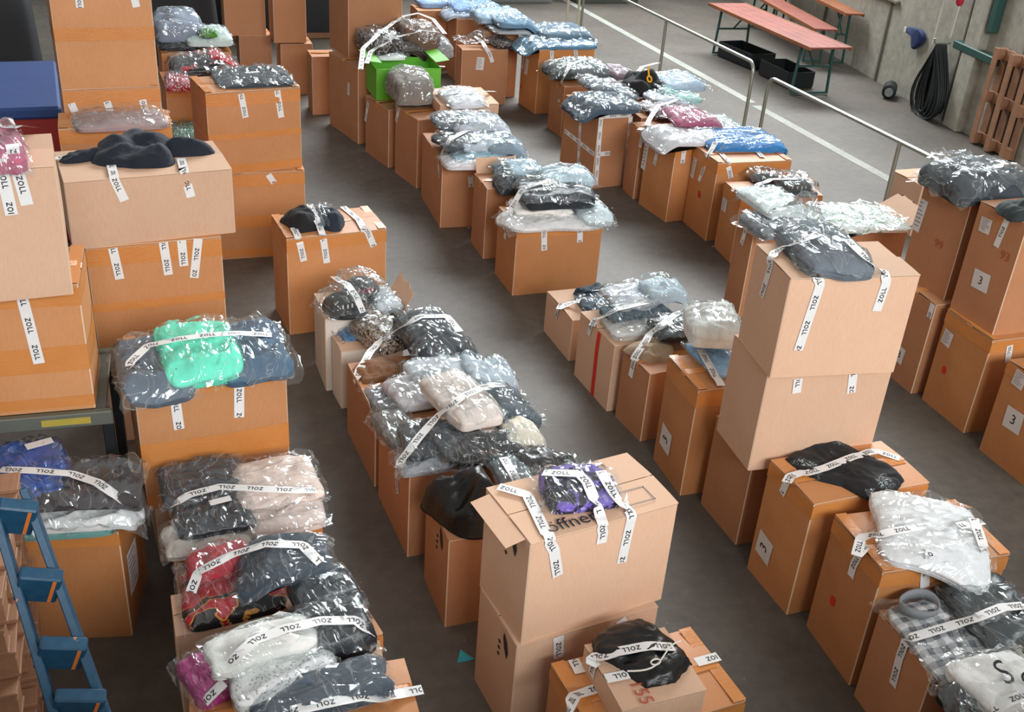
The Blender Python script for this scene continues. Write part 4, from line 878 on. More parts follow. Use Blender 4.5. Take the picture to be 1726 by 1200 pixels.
('K3',(2,2,2,2,2,0,0,0,0,0,0,0,0,0,0,0,0,0,0,0,0,0,0,0,0,0,0,0),[(2.994,2.679,0.293),(2.995,2.686,0.378),(2.997,2.694,0.461),(2.997,2.69,0.497),(2.996,2.691,0.535),(3.014,2.69,0.552),(3.006,2.692,0.545),(2.987,2.671,0.587),(3.012,2.667,0.595),(3.042,2.666,0.599),(3.072,2.665,0.603),(3.103,2.665,0.606),(3.134,2.666,0.608),(3.166,2.666,0.611),(3.196,2.665,0.615),(3.224,2.662,0.622),(3.248,2.656,0.632),(3.268,2.646,0.647),(3.285,2.635,0.663),(3.307,2.628,0.678),(3.335,2.627,0.687),(3.368,2.629,0.691),(3.405,2.634,0.692),(3.445,2.641,0.691),(3.473,2.638,0.688),(3.503,2.637,0.685),(3.535,2.637,0.681),(3.567,2.637,0.676)]),
('K4',(0,0,0,0,0,0,0),[(3.012,2.193,0.636),(3.034,2.19,0.652),(3.057,2.189,0.667),(3.083,2.189,0.679),(3.106,2.185,0.688),(3.134,2.185,0.692),(3.166,2.187,0.691)]),
('P2b',(2,2,2),[(5.256,4.995,1.5),(5.254,5.005,1.397),(5.252,5.015,1.293)]),
('P2a',(1,1),[(5.369,4.761,0.68),(5.392,4.757,0.552)]),
('P1a',(2,2),[(5.195,5.351,0.72),(5.194,5.352,0.607)]),
('N1',(0,0,0),[(1.529,2.986,0.537),(1.529,2.945,0.537),(1.529,2.905,0.537)]),
('N1',(1,0,0,0,0,0,0),[(1.299,2.535,0.761),(1.367,2.644,0.684),(1.422,2.726,0.62),(1.469,2.767,0.576),(1.508,2.791,0.551),(1.54,2.804,0.541),(1.57,2.81,0.537)]),
('N1',(0,0,0,0,0),[(2.032,2.833,0.537),(2.059,2.834,0.537),(2.087,2.836,0.537),(2.116,2.837,0.537),(2.144,2.839,0.537)]),
('N2',(2,2,0,0,0,0,0,0,0,0,0,0,0,0,0,0,0,0,0),[(1.547,2.847,0.576),(1.548,2.842,0.643),(1.566,2.842,0.66),(1.537,2.832,0.653),(1.547,2.859,0.662),(1.568,2.856,0.668),(1.582,2.841,0.676),(1.601,2.836,0.685),(1.621,2.832,0.693),(1.642,2.83,0.7),(1.668,2.826,0.704),(1.694,2.822,0.707),(1.72,2.819,0.711),(1.746,2.815,0.714),(1.773,2.812,0.716),(1.798,2.805,0.716),(1.825,2.801,0.711),(1.853,2.799,0.704),(1.883,2.798,0.696)]),
('N2',(0,0,0,0,0),[(1.558,2.742,0.659),(1.582,2.742,0.659),(1.607,2.741,0.659),(1.632,2.741,0.659),(1.657,2.741,0.659)]),
('T8',(1,1),[(3.055,7.454,0.583),(3.07,7.448,0.392)]),
('T8',(1,1),[(3.374,7.46,0.591),(3.383,7.455,0.44)]),
('T8',(2,2,2,0,0,0,0,0,0,0,0,0,0,0,0),[(2.813,7.708,0.408),(2.815,7.673,0.58),(2.815,7.66,0.6),(2.833,7.66,0.617),(2.816,7.635,0.653),(2.841,7.671,0.689),(2.868,7.689,0.722),(2.896,7.71,0.753),(2.926,7.736,0.783),(2.958,7.767,0.811),(3.0,7.744,0.834),(3.049,7.739,0.851),(3.104,7.752,0.861),(3.166,7.777,0.866),(3.229,7.807,0.869)]),
('B4',(1,1),[(0.829,8.596,1.42),(0.855,8.593,1.228)]),
('B4',(1,1),[(1.12,8.648,1.428),(1.145,8.646,1.204)]),
('B5',(1,1),[(1.013,8.594,0.741),(1.058,8.592,0.667)]),
('B1',(1,1),[(-0.263,7.906,2.298),(-0.262,7.904,2.218)]),
('B1',(1,1),[(0.087,7.943,2.293),(0.099,7.943,2.215)]),
('B2',(1,1),[(-0.397,7.897,1.573),(-0.378,7.898,1.505)]),
('B2',(1,1),[(-0.163,7.912,1.576),(-0.147,7.912,1.503)]),
('B2',(1,1),[(0.076,7.932,1.577),(0.092,7.933,1.481)]),
('Q1',(1,1),[(5.019,12.504,0.795),(5.032,12.501,0.627)]),
('Q1',(1,1),[(5.341,12.536,0.822),(5.367,12.534,0.718)]),
('Q1',(2,2,0,0),[(4.802,12.947,0.467),(4.806,12.881,0.731),(4.783,12.679,0.866),(4.936,12.953,0.884)]),
('Q2',(2,2,2,0,0,0,0,0,0,0),[(4.812,11.636,0.395),(4.834,11.668,0.613),(4.82,11.566,0.71),(4.892,11.662,0.76),(4.958,11.752,0.807),(5.052,11.8,0.817),(5.18,11.922,0.821),(5.275,11.967,0.82),(5.554,12.367,0.721),(5.821,12.726,0.619)]),
('Q3',(2,2,2,2,2,0,0),[(4.457,10.07,0.084),(4.454,10.081,0.259),(4.45,10.092,0.432),(4.448,10.106,0.602),(4.448,10.125,0.767),(4.396,9.939,0.891),(4.494,9.946,0.929)]),
('Q3',(2,2,2),[(4.407,10.417,0.437),(4.451,10.088,0.407),(4.5,9.787,0.374)]),
('Q3',(1,1),[(4.525,9.773,0.377),(4.681,9.79,0.378)]),
('Q3',(1,1,1,1,1),[(4.527,9.774,0.767),(4.532,9.774,0.589),(4.539,9.774,0.408),(4.545,9.775,0.224),(4.552,9.777,0.037)]),
('Q3',(1,1,1,1,1),[(4.887,9.827,0.753),(4.893,9.827,0.569),(4.899,9.828,0.382),(4.905,9.829,0.192),(4.912,9.83,-0.001)]),
('Q3',(1,1),[(4.546,9.777,0.778),(4.892,9.827,0.772)]),
('QB',(0,0,0,0,0,0,0),[(5.231,10.628,0.854),(5.34,10.788,0.909),(5.409,10.837,0.945),(5.693,11.312,0.884),(5.9,11.582,0.83),(6.084,11.8,0.79),(6.251,11.98,0.76)]),
('Q5',(2,2,2,0,0,0,0,0,0,0,0,0,0),[(4.816,9.395,0.565),(4.818,9.377,0.731),(4.819,9.343,0.788),(4.837,9.345,0.805),(4.797,9.277,0.826),(4.938,9.493,0.828),(5.047,9.652,0.829),(5.131,9.763,0.832),(5.244,9.926,0.835),(5.339,9.978,0.833),(5.44,10.038,0.83),(5.568,10.146,0.826),(5.644,10.158,0.823)]),
('Q5',(2,2),[(4.836,9.078,0.485),(4.845,9.052,0.735)]),
('Q5',(1,1),[(4.971,8.769,0.738),(4.973,8.767,0.602)]),
('Q6',(2,2,2,0,0,0),[(5.046,8.537,0.501),(5.059,8.451,0.781),(5.054,8.476,0.771),(5.072,8.475,0.788),(5.127,8.52,0.825),(5.184,8.575,0.869)]),
('Q6',(0,0,1,1,1,1),[(5.205,8.476,0.787),(5.161,8.261,0.788),(5.16,8.243,0.771),(5.14,8.285,0.775),(5.166,8.244,0.731),(5.21,8.242,0.626)]),
('Q6',(0,0,0),[(5.631,8.601,0.787),(5.598,8.461,0.787),(5.566,8.325,0.787)]),
('Q7',(0,0,0,0,0,0,0,0,0,0,0,0,0),[(4.885,7.614,0.657),(4.754,7.346,0.8),(4.603,7.051,0.94),(4.857,7.377,0.853),(5.064,7.613,0.782),(5.226,7.778,0.74),(5.319,7.837,0.727),(5.407,7.886,0.732),(5.44,7.853,0.743),(5.474,7.82,0.754),(5.511,7.794,0.763),(5.553,7.773,0.769),(5.597,7.757,0.774)]),
('Q8',(2,2),[(4.527,6.843,0.594),(4.528,6.813,0.78)]),
('T2',(2,2),[(2.402,11.288,0.344),(2.418,11.212,0.575)]),
('T2',(0,0,0,0,0,0,0,0,0,0,0,0,0,0,0,0,0,0,0,0),[(2.166,10.395,1.14),(2.229,10.658,1.142),(2.293,10.925,1.145),(2.357,11.187,1.153),(2.43,11.324,1.167),(2.488,11.381,1.186),(2.556,11.486,1.209),(2.627,11.6,1.23),(2.695,11.669,1.247),(2.768,11.757,1.259),(2.859,11.914,1.27),(2.925,11.966,1.279),(3.088,12.401,1.234),(3.247,12.679,1.193),(3.396,12.902,1.165),(3.466,12.81,1.149),(3.522,12.676,1.142),(3.5,12.416,1.14),(3.477,12.157,1.14),(3.453,11.905,1.14)]),
('T2',(0,0,0,0,0,0,0,0,0,0,0,0,0,0,0),[(2.342,10.94,1.06),(2.408,11.146,1.07),(2.474,11.346,1.083),(2.547,11.423,1.102),(2.604,11.423,1.125),(2.673,11.474,1.151),(2.744,11.536,1.174),(2.81,11.535,1.192),(2.879,11.549,1.206),(2.95,11.566,1.22),(3.022,11.588,1.232),(3.1,11.629,1.241),(3.161,11.606,1.239),(3.23,11.611,1.232),(3.304,11.631,1.221)]),
('T3',(2,2),[(2.567,10.548,0.554),(2.582,10.487,0.714)]),
('T3',(0,0,0,0,0),[(3.115,11.904,0.727),(3.229,12.005,0.727),(3.346,12.107,0.727),(3.43,12.088,0.727),(3.515,12.069,0.727)]),
('T4',(2,2,2,0,0,0,0,0,0,0),[(2.626,9.07,0.462),(2.63,9.144,0.609),(2.626,9.044,0.691),(2.66,9.062,0.75),(2.664,8.993,0.807),(2.699,9.027,0.842),(2.758,9.067,0.852),(2.822,9.122,0.857),(2.891,9.191,0.859),(2.965,9.274,0.856)]),
('T4',(1,1),[(2.896,8.969,0.507),(2.907,8.966,0.397)]),
('T9',(0,0,0,0,0,0,0,0,0,0,0),[(2.992,10.545,0.85),(2.989,10.286,0.911),(3.042,10.226,0.931),(3.108,10.21,0.937),(3.161,10.199,0.939),(3.219,10.199,0.938),(3.28,10.211,0.933),(3.347,10.241,0.924),(3.448,10.369,0.9),(3.536,10.456,0.874),(3.624,10.538,0.85)]),
('T10',(0,0,1,1,1),[(4.209,13.158,0.827),(4.286,13.092,0.782),(4.293,12.94,0.736),(4.347,12.937,0.663),(4.393,12.934,0.551)]),
]
# ---------------------------------------------------------------- printed tape
def letter_quads():
    q = []
    def quad(a, b, c, d): q.append((a, b, c, d))
    H = 1.0; s = .19
    # Z  (x 0..0.72)
    quad((0, H - s), (.72, H - s), (.72, H), (0, H)); quad((0, 0), (.72, 0), (.72, s), (0, s)); quad((0, s), (.24, s), (.72, H - s), (.48, H - s))
    # O
    cx, cy, rx, ry = 1.32, .5, .46, .52; n = 10
    for i in range(n):
        a, b = i / n * 2 * math.pi, (i + 1) / n * 2 * math.pi
        quad((cx + rx * math.cos(a), cy + ry * math.sin(a)), (cx + rx * math.cos(b), cy + ry * math.sin(b)), (cx + (rx - s) * math.cos(b), cy + (ry - s) * math.sin(b)), (cx + (rx - s) * math.cos(a), cy + (ry - s) * math.sin(a)))
    for x0 in (1.98, 2.70):
        quad((x0, 0), (x0 + s, 0), (x0 + s, H), (x0, H)); quad((x0 + s, 0), (x0 + .58, 0), (x0 + .58, s), (x0 + s, s))
    return q
LQ = letter_quads()
def tape_obj(key, pts, nrm, flip, phase, width=.05):
    root = BE[key]; inv = root.matrix_world.inverted(); rot = inv.to_3x3()
    P = [inv @ Vector(p) for p in pts]; Nn = [(rot @ Vector(n)).normalized() for n in nrm]
    S = [0]
    for a, b in zip(P, P[1:]): S.append(S[-1] + (b - a).length)
    L = S[-1]
    def at(s):
        s = min(max(s, 0), L - 1e-6); i = 0
        while i < len(S) - 2 and S[i + 1] < s: i += 1
        k = (s - S[i]) / max(1e-6, S[i + 1] - S[i])
        p = P[i].lerp(P[i + 1], k); n = Nn[i].lerp(Nn[i + 1], k)
        t = (P[min(i + 1, len(P) - 1)] - P[i]).normalized()
        t0 = (P[i] - P[max(0, i - 1)]) if i > 0 else t; t2 = (P[min(i + 2, len(P) - 1)] - P[i + 1]) if i + 2 < len(P) else t
        t = (t0.normalized() * (1 - k) * .5 + t + t2.normalized() * k * .5).normalized() if t0.length > 0 and t2.length > 0 else t
        u = n.cross(t).normalized(); n = t.cross(u).normalized()
        return p, t, u, n
    vs = []; fs = []; m = max(2, int(L / .016))
    for i in range(m + 1):
        p, t, u, n = at(L * i / m)
        for q in (-.5, .5): vs.append(p + u * width * q + n * .0004)
    fs = [(2 * i, 2 * i + 1, 2 * i + 3, 2 * i + 2) for i in range(m)]; fm = [0] * len(fs)
    lh = width * .47; per = width * 2.75; s0 = -phase * per
    while s0 < L:
        for qd in LQ:
            c = []
            ok = True
            for (x, y) in qd:
                ss = s0 + x * lh; ok &= 0 <= ss <= L
                yy = (y - .5) * lh
                if flip: ss = L - ss; yy = -yy
                c.append((ss, yy))
            if not ok: continue
            b = len(vs)
            for ss, yy in c:
                p, t, u, n = at(ss); vs.append(p + u * yy + n * .0014)
            fs.append((b, b + 1, b + 2, b + 3)); fm.append(1)
        s0 += per
    return mesh('printed_tape', vs, fs, ['tape', 'ink'], root, None, True, fm)
bpy.context.view_layer.update()
NV = {'T': lambda y: (0, 0, 1), 'F': lambda y: (math.sin(y), -math.cos(y), 0), 'L': lambda y: (-math.cos(y), -math.sin(y), 0), 'R': lambda y: (math.cos(y), math.sin(y), 0)}
FLIP = {'L1', 'L6', 'L7', 'L8', 'M4', 'S1', 'N2', 'K3'}
for i, (k, seq, co) in enumerate(TAPES):
    yaw = BOXES[k][3]
    nr = [Vector(NV['TFLR'[c]](yaw)) for c in seq]
    for _ in range(2): nr = [(nr[max(0, j - 1)] + nr[j] * 2 + nr[min(len(nr) - 1, j + 1)]).normalized() for j in range(len(nr))]
    tape_obj(k, co, nr, k in FLIP and seq.count(0) > 3, random.Random(i).random())

# ---------------------------------------------------------------- paper sheets, dots and hand marks
def facept(b, face, u, v, off):
    w, d, h = b[4], b[5], b[7]
    if face == 'F': return Vector(wallpt(b, 'F', u, v, off))
    if face == 'R': return Vector(wallpt(b, 'R', u, v, off))
    if face == 'L': return Vector(wallpt(b, 'L', 1 - u, v, off))
    return Vector((-w / 2 + u * w, -d / 2 + v * d, h + .014 + off))
def text_quads(txt, size):
    cu = bpy.data.curves.new('tmp', 'FONT'); cu.body = txt; cu.size = size; cu.align_x = 'CENTER'; cu.align_y = 'CENTER'; cu.resolution_u = 3
    o = bpy.data.objects.new('tmp', cu); C.objects.link(o); bpy.context.view_layer.update()
    me = bpy.data.meshes.new_from_object(o); v = [tuple(q.co) for q in me.vertices]; f = [tuple(p.vertices) for p in me.polygons]
    bpy.data.objects.remove(o); return v, f
for bk, face, u, v, w, h, what, txt in PAPERS:
    b = BOXES[bk]; root = BE[bk]
    A = (b[4] if face in 'FT' else b[5]); Bv = (b[7] if face != 'T' else b[5])
    sg = -1 if face == 'L' else 1          # reading direction seen from outside
    def pl(q, off=.002):
        return facept(b, face, u + sg * q[0] / A, v + q[1] / Bv, off)
    if what == 'sheet':
        n = 4; rot = R(-4 if w < h else 3); vs = []
        for j in range(n + 1):
            for i in range(n + 1):
                x, y = (i / n - .5) * w, (j / n - .5) * h
                vs.append(pl((x * math.cos(rot) - y * math.sin(rot), x * math.sin(rot) + y * math.cos(rot)), .003))
        sh = mesh('paper_label', vs, gridfaces(n + 1, n + 1), 'paper', root)
        if txt:
            tv, tf = text_quads(txt, h * .62)
            a = R(90) if bk in ('K1', 'R2d') else 0
            mesh('number', [pl((q[0] * math.cos(a) - q[1] * math.sin(a), q[0] * math.sin(a) + q[1] * math.cos(a)), .0045) for q in tv], tf, 'ink', sh, None, False)
        else:
            mb = MB()
            for k in range(7):
                y = h * (.38 - k * .12); ln = w * random.Random(k + int(u * 99)).uniform(.4, .8)
                q = [pl((-w * .4, y), .0045), pl((-w * .4 + ln, y), .0045), pl((-w * .4 + ln, y + h * .04), .0045), pl((-w * .4, y + h * .04), .0045)]
                mb.add(q, [(0, 1, 2, 3)])
            mb.build('print', 'print', sh, smooth=False)
    elif what == 'dot':
        vs = [pl((w * .5 * math.cos(k * .785) * (.8 + .3 * (k % 2)), h * .5 * math.sin(k * .785)), .003) for k in range(8)]
        mesh('red_dot', vs, [tuple(range(8))], 'red', root, None, False)
    elif what in ('pen', 'ink'):
        tv, tf = text_quads(txt, .085 if what == 'pen' else .10)
        if bk == 'N2': tv = [(-q[1], q[0], 0) for q in tv]; tv = [(-q[0], -q[1], 0) for q in tv]
        mesh('handwriting' if what == 'pen' else 'lettering', [pl(q, .003) for q in tv], tf, 'pen' if what == 'pen' else 'ink', root, None, False)
    elif what == 'leaf':
        mb = MB()
        prof = [(0, .06), (.022, .03), (.022, -.02), (0, -.06), (-.014, -.02), (-.014, .03)]
        mb.add([pl((x - .35 * y, y), .003) for x, y in prof], [tuple(range(6))])
        for k in range(3): mb.add([pl((-.055 + .012 * math.cos(a) + k * .0, -.02 - k * .035 + .012 * math.sin(a)), .003) for a in (0, 1.57, 3.14, 4.71)], [(0, 1, 2, 3)])
        mb.build('printed_mark', 'ink', root, smooth=False)
    elif what == 'frame':
        mb = MB(); t = .005
        for (x0, y0, x1, y1) in ((-w / 2, -h / 2, w / 2, -h / 2 + t), (-w / 2, h / 2 - t, w / 2, h / 2), (-w / 2, -h / 2, -w / 2 + t, h / 2), (w / 2 - t, -h / 2, w / 2, h / 2)):
            mb.add([pl((x0, y0), .003), pl((x1, y0), .003), pl((x1, y1), .003), pl((x0, y1), .003)], [(0, 1, 2, 3)])
        mb.build('printed_frame', 'ink', root, smooth=False)
# red adhesive tape down a box side
b = BOXES['R2b']
vs = []
for j in range(9):
    v_ = 1.0 - j / 8
    for s in (-.022, .022): vs.append(facept(b, 'L', .42 + s / b[5], v_, .003))
mesh('red_tape', vs, [(2 * i, 2 * i + 1, 2 * i + 3, 2 * i + 2) for i in range(8)], 'red', BE['R2b'])['label'] = 'red adhesive tape'
# raised flaps
def raised(key, side, ang, frac, length=.2, torn=True):
    b = BOXES[key]; w, d, h = b[4], b[5], b[7]; rnd = random.Random(key + side)
    L = w if side in 'FB' else d; n = 8; vs = []
    for k in (0, 1):
        for j in range(4):
            for i in range(n):
                a = (i / (n - 1) - .5) * L * frac; l = length * j / 3 * (1 + (.14 * rnd.uniform(-1, 1) if torn and j == 3 and k == 0 else 0))
                o = l * math.cos(R(ang)); zz = h + l * math.sin(R(ang)) + .003 * k
                o += .004 * k
                if side == 'R': p = (w / 2 + o, a, zz)
                if side == 'L': p = (-w / 2 - o, a, zz)
                if side == 'B': p = (a, d / 2 + o, zz)
                if side == 'F': p = (a, -d / 2 - o, zz)
                vs.append(p)
    m = 4 * n; fs = gridfaces(n, 4) + [f[::-1] for f in gridfaces(n, 4, m)]
    fs += [(3 * n + i, 3 * n + i + 1, m + 3 * n + i + 1, m + 3 * n + i) for i in range(n - 1)] + [(j * n, (j + 1) * n, m + (j + 1) * n, m + j * n) for j in range(3)] + [(j * n + n - 1, (j + 1) * n + n - 1, m + (j + 1) * n + n - 1, m + j * n + n - 1) for j in range(3)]
    mesh('raised_flap', vs, fs, ['p' if b[0] != 'o' else 'o'], BE[key], None, True, None, 30)
raised('M7', 'R', 60, .9, .14); raised('T5', 'B', 70, .9, .14); raised('Q9', 'R', 28, 1, .2); raised('D', 'L', -12, .8, .09, False)
raised('T1', 'R', 35, .9, .14); raised('L8', 'B', 15, .8, .10); raised('M5', 'L', 75, .8, .08)

# ---------------------------------------------------------------- details on garments
def on_item(lab, name, fn):
    r = ITEMOBJ[lab]; return fn(r)
def tagpaper(lab, dx, dy, dz, w, h, mat='paper', txt=None, size=.1, name='paper_tag', tilt=0):
    r = ITEMOBJ[lab]
    if txt:
        tv, tf = text_quads(txt, size); o = mesh(name, [(q[0], q[1], 0) for q in tv], tf, mat, r, (dx, dy, dz), False)
    else:
        mb = MB(); mb.box((0, 0, 0), (w, h, .002)); o = mb.build(name, mat, r, (dx, dy, dz), smooth=False)
    o.rotation_euler = (R(tilt), 0, R(8)); return o
tagpaper('black bagged garment with white tag, upper on the lower left box', .04, .04, .075, .10, .04)
tagpaper('flat dark slate bagged garment on the left double stack', .0, -.05, .075, .12, .035)
tagpaper('slate blue bag on the white taped box', .18, -.05, .115, .07, .03)
tagpaper('big glossy black garment bulging over its box, lower middle', .03, -.14, .135, .07, .045, tilt=25)
tagpaper('bright blue bagged garment on the box behind the blue ladder', .08, .08, .16, .12, .05)
tagpaper('black bagged garment with cream lettering', -.05, -.05, .155, 0, 0, 'cord', 'MN', .12, 'lettering', 30)
tagpaper('white bag with large dark letters in the bottom right corner', -.04, -.02, .135, 0, 0, 'ink', 'S', .15, 'lettering', 20)
tagpaper('white bag with large dark letters in the bottom right corner', .03, -.10, .125, 0, 0, 'ink', 'S', .15, 'lettering', 30)
mb = MB(); mb.tube([(.012 * math.cos(a) * 1.3, .018 * math.sin(a), 0) for a in np.linspace(0, 6.28, 14)], .006, 6); mb.tube([(0, .018, 0), (.004, .05, .0), (.012, .08, 0)], .006, 6)
o = mb.build('yellow_tag', 'yellow', ITEMOBJ['black knitted hat with yellow tag'], (.0, -.13, .16)); o.rotation_euler = (R(60), 0, 0); o.scale = (1.8, 1.8, 1.8)
mb = MB(); mb.tube([(-.15 + .3 * t, -.10 - .035 * math.sin(t * 5), .085 - .02 * abs(t - .5)) for t in np.linspace(0, 1, 14)], .0035, 6)
mb.tube([(-.03 + .022 * math.cos(a), -.125 + .014 * math.sin(a), .092) for a in np.linspace(0, 6.28, 12)], .0035, 6)
mb.build('drawstring', 'cord', ITEMOBJ['black shorts with white drawstring on the small flat box'])

lb = 'navy crumpled sweater lying bare on the wide plain box'
for k, (dx, dy, ww, dd, rz) in enumerate(((-.26, -.0, .30, .11, 18), (.27, -.05, .34, .13, -12))):
    v, f, H = garment_mesh(ww, dd, .07, 300 + k, 'g', 18)
    sl = mesh('sleeve', v, f, cloth((13, 21, 36)), ITEMOBJ[lb], (dx, dy, 0)); sl.rotation_euler = (0, 0, R(rz))
# green carton on the far row
t2 = BOXES['T2']
gc = empty('open_carton', BE['T2'].location + Vector((.06, .22, t2[7] + .022)), 0, 'bright green open fruit carton filled with patterned hats', 'carton')
Mg = simple('green_print', '5fae2c', .5, 0, .1, 6); Mgw = simple('white_print', 'cfd8cc', .6)
W_, D_, H_ = .70, .50, .33
for nm, c, s in (('side_panel', (0, -D_ / 2, H_ / 2), (W_, .008, H_)), ('side_panel', (0, D_ / 2, H_ / 2), (W_, .008, H_)), ('end_panel', (-W_ / 2, 0, H_ / 2), (.008, D_, H_)), ('end_panel', (W_ / 2, 0, H_ / 2), (.008, D_, H_)), ('base', (0, 0, .005), (W_, D_, .008))):
    mb = MB(); mb.box(c, s, bev=.001); mb.build(nm, Mg, gc)
mb = MB(); mb.box((-.18, -D_ / 2 - .006, .16), (.14, .003, .16)); mb.build('printed_oval', Mgw, gc)
mb = MB(); mb.box((-.18, -D_ / 2 - .0085, .14), (.07, .003, .06)); mb.build('printed_oval', simple('oval_grey', '8a9a94'), gc)
for sx in (-1, 1):
    mb = MB(); mb.box((sx * (W_ / 2 + .07), 0, H_ + .02), (.15, D_, .005), Matrix.Rotation(R(sx * -8), 4, 'Y')); mb.build('flap', Mg, gc)
rnd = random.Random(4)
# ---------------------------------------------------------------- steel railings
def rail(label, pts, posts, z1=1.0):
    r = empty('steel_railing', (pts[0][0], pts[0][1], 0), 0, label, 'railing')
    o = Vector(r.location)
    def sub(name, P, rad):
        mb = MB(); mb.tube([Vector(p) - o for p in P], rad, 10); return mb.build(name, M_steel, r)
    sub('top_rail', pts, .021)
    for q in posts:
        sub('post', [(q[0], q[1], 0), (q[0], q[1], z1 - .01)], .021)
        mb = MB(); mb.box((q[0] - o.x, q[1] - o.y, .006), (.12, .12, .012), bev=.003); mb.build('base_plate', M_steel, r)
def arch(x0, y0, y1, s, n=7, rr=.12, z1=1.0):
    # from ground at y0, bend, run to y1 (s = sign of travel)
    P = [(x0, y0, 0), (x0, y0, z1 - rr)]
    for k in range(1, n + 1):
        a = k / n * math.pi / 2; P.append((x0, y0 + s * rr * (1 - math.cos(a)), z1 - rr + rr * math.sin(a)))
    P.append((x0 + (.0), y1, z1)); return P
rail('steel tube railing nearer the tables, ending in a rounded corner', arch(6.97, 10.95, 19.2, 1), [(6.97, 13.3), (6.97, 16.2)])
rail('steel tube railing running to the right behind the dark bag', arch(6.80, 10.33, 5.2, -1), [(6.79, 7.96), (6.79, 5.6)])
for i, (px, py) in enumerate(((6.05, 14.6), (6.35, 14.9))):
    q = empty('thin_pole', (px, py, 0), 0, 'thin pale pole behind the far blue bags, ' + ('left of the two' if i == 0 else 'right of the two'), 'pole')
    mb = MB(); mb.tube([(0, 0, 0), (0, 0, 2.2)], .018, 8); mb.build('shaft', simple('cream_paint', 'bdb9a0', .5), q)
    mb = MB(); mb.box((0, 0, .01), (.14, .14, .02), bev=.004); mb.build('base_plate', M_steel, q)
# ---------------------------------------------------------------- tables and benches on the right
def wood(name, a, b):
    t = NT(name); v = t.coord('Object', (14, 1, 14)); n = t.noise(v, 3, 4, .6, .6); n2 = t.noise(t.coord('Object'), 3, 3)
    t.col(t.mix(.3, t.mix(n, srgb(a), srgb(b)), t.ramp(n2, [(.3, (.2, .2, .2)), (.7, (.8, .8, .8))]), 'OVERLAY')); t.p.inputs['Roughness'].default_value = .6; t.bump(n, .3, .003); return t.m
M_red = wood('red_lacquered_wood', '7d4038', '98584a'); M_ochre = wood('ochre_lacquered_wood', '8a5030', '9c6038')
def table(label, cat, x, y, L, W, z, yaw, mat, planks=4):
    r = empty('beer_table' if cat == 'table' else 'bench', (x, y, 0), yaw, label, cat)
    pw = W / planks
    for k in range(planks):
        mb = MB(); mb.box((-W / 2 + (k + .5) * pw, 0, z - .014), (pw - .004, L, .028), bev=.004); mb.build('plank', mat, r)
    for s in (-1, 1):
        mb = MB(); mb.box((s * (W / 2 + .012), 0, z - .02), (.022, L + .02, .05), bev=.004); mb.build('edge_strip', M_ochre, r)
    for s in (-1, 1):
        yy = s * (L / 2 - .32); mb = MB()
        mb.bar((-W / 2 + .06, yy, z - .03), (-W / 2 + .02, yy, 0.015), .03, .03); mb.bar((W / 2 - .06, yy, z - .03), (W / 2 - .02, yy, .015), .03, .03)
        mb.bar((-W / 2 + .03, yy, .03), (W / 2 - .03, yy, .03), .03, .03); mb.bar((-W / 2 + .05, yy, z * .55), (W / 2 - .05, yy, z * .55), .025, .025)
        mb.bar((0, yy, z * .55), (0, yy - s * .35, z - .03), .02, .02)
        mb.build('trestle', M_green, r)
    return r
table('long reddish folding table nearest the railing', 'table', 9.29, 14.22, 3.05, .64, .75, R(-1), M_red)
table('folding table edge against the wall behind the reddish one', 'table', wl(-.62, 5.35, 0).x, wl(-.62, 5.35, 0).y, 3.2, .34, .60, WA, M_red, 3)
table('narrow bench lying highest along the wall behind the tables', 'bench', wl(-.22, 5.35, 0).x, wl(-.22, 5.35, 0).y, 3.3, .26, .86, WA, M_ochre, 2)
for i, (yy, xx, ll) in enumerate(((13.75, 9.33, .8), (14.9, 9.3, .9))):
    q = empty('crate', (xx, yy, 0), .1 * i, 'dark plastic crate under the reddish table, ' + ('nearer the wall cable' if i == 0 else 'further from the wall cable'), 'crate')
    for nm, c, s in (('side_panel', (.22, 0, .13), (.015, ll, .22)), ('side_panel', (-.22, 0, .13), (.015, ll, .22)), ('end_panel', (0, ll / 2, .13), (.44, .015, .22)), ('end_panel', (0, -ll / 2, .13), (.44, .015, .22)), ('base', (0, 0, .015), (.44, ll, .02))):
        mb = MB(); mb.box(c, s, bev=.003); mb.build(nm, M_dark, q)
    for k in range(3):
        mb = MB(); mb.box((0, -ll / 2 - .01, .06 + .06 * k), (.4, .012, .02), bev=.003); mb.build('rib', M_dark, q)
# cable coil on a bracket
q = empty('cable_coil', wl(-.20, 1.10, .98), WA, 'thick bundle of black cables hanging from a hook on the wall', 'cable')
rnd = random.Random(11)
for k in range(34):
    wd = rnd.uniform(.12, .50); ln = rnd.uniform(.88, 1.0); dx = rnd.uniform(-.07, .07); sh = rnd.uniform(-.12, .12)
    P = []
    for a in np.linspace(0, 2 * math.pi, 26):
        s = (1 - math.cos(a)) / 2
        P.append((dx, sh * s + wd * math.sin(a) * s ** .75, -ln * s))
    mb = MB(); mb.tube(P, .015, 6); mb.build('cable_loop', M_dark, q)
mb = MB(); mb.tube([(.12, 0, .02), (-.10, 0, .02), (-.12, 0, .08)], .014, 8); mb.build('hook', M_steel, q)
mb = MB(); mb.box((-.07, .45, 1.03), (.12, 1.0, .10), WM, bev=.01); tag(mb.build('wall_bracket', M_green), 'dark green steel beam on the wall right of the cables', 'bracket')
mb = MB(); mb.box((-.06, .27, 1.95), (.10, .12, 1.25), WM, bev=.01); tag(mb.build('green_post', M_green), 'dark green steel upright above the wall bracket', 'post')
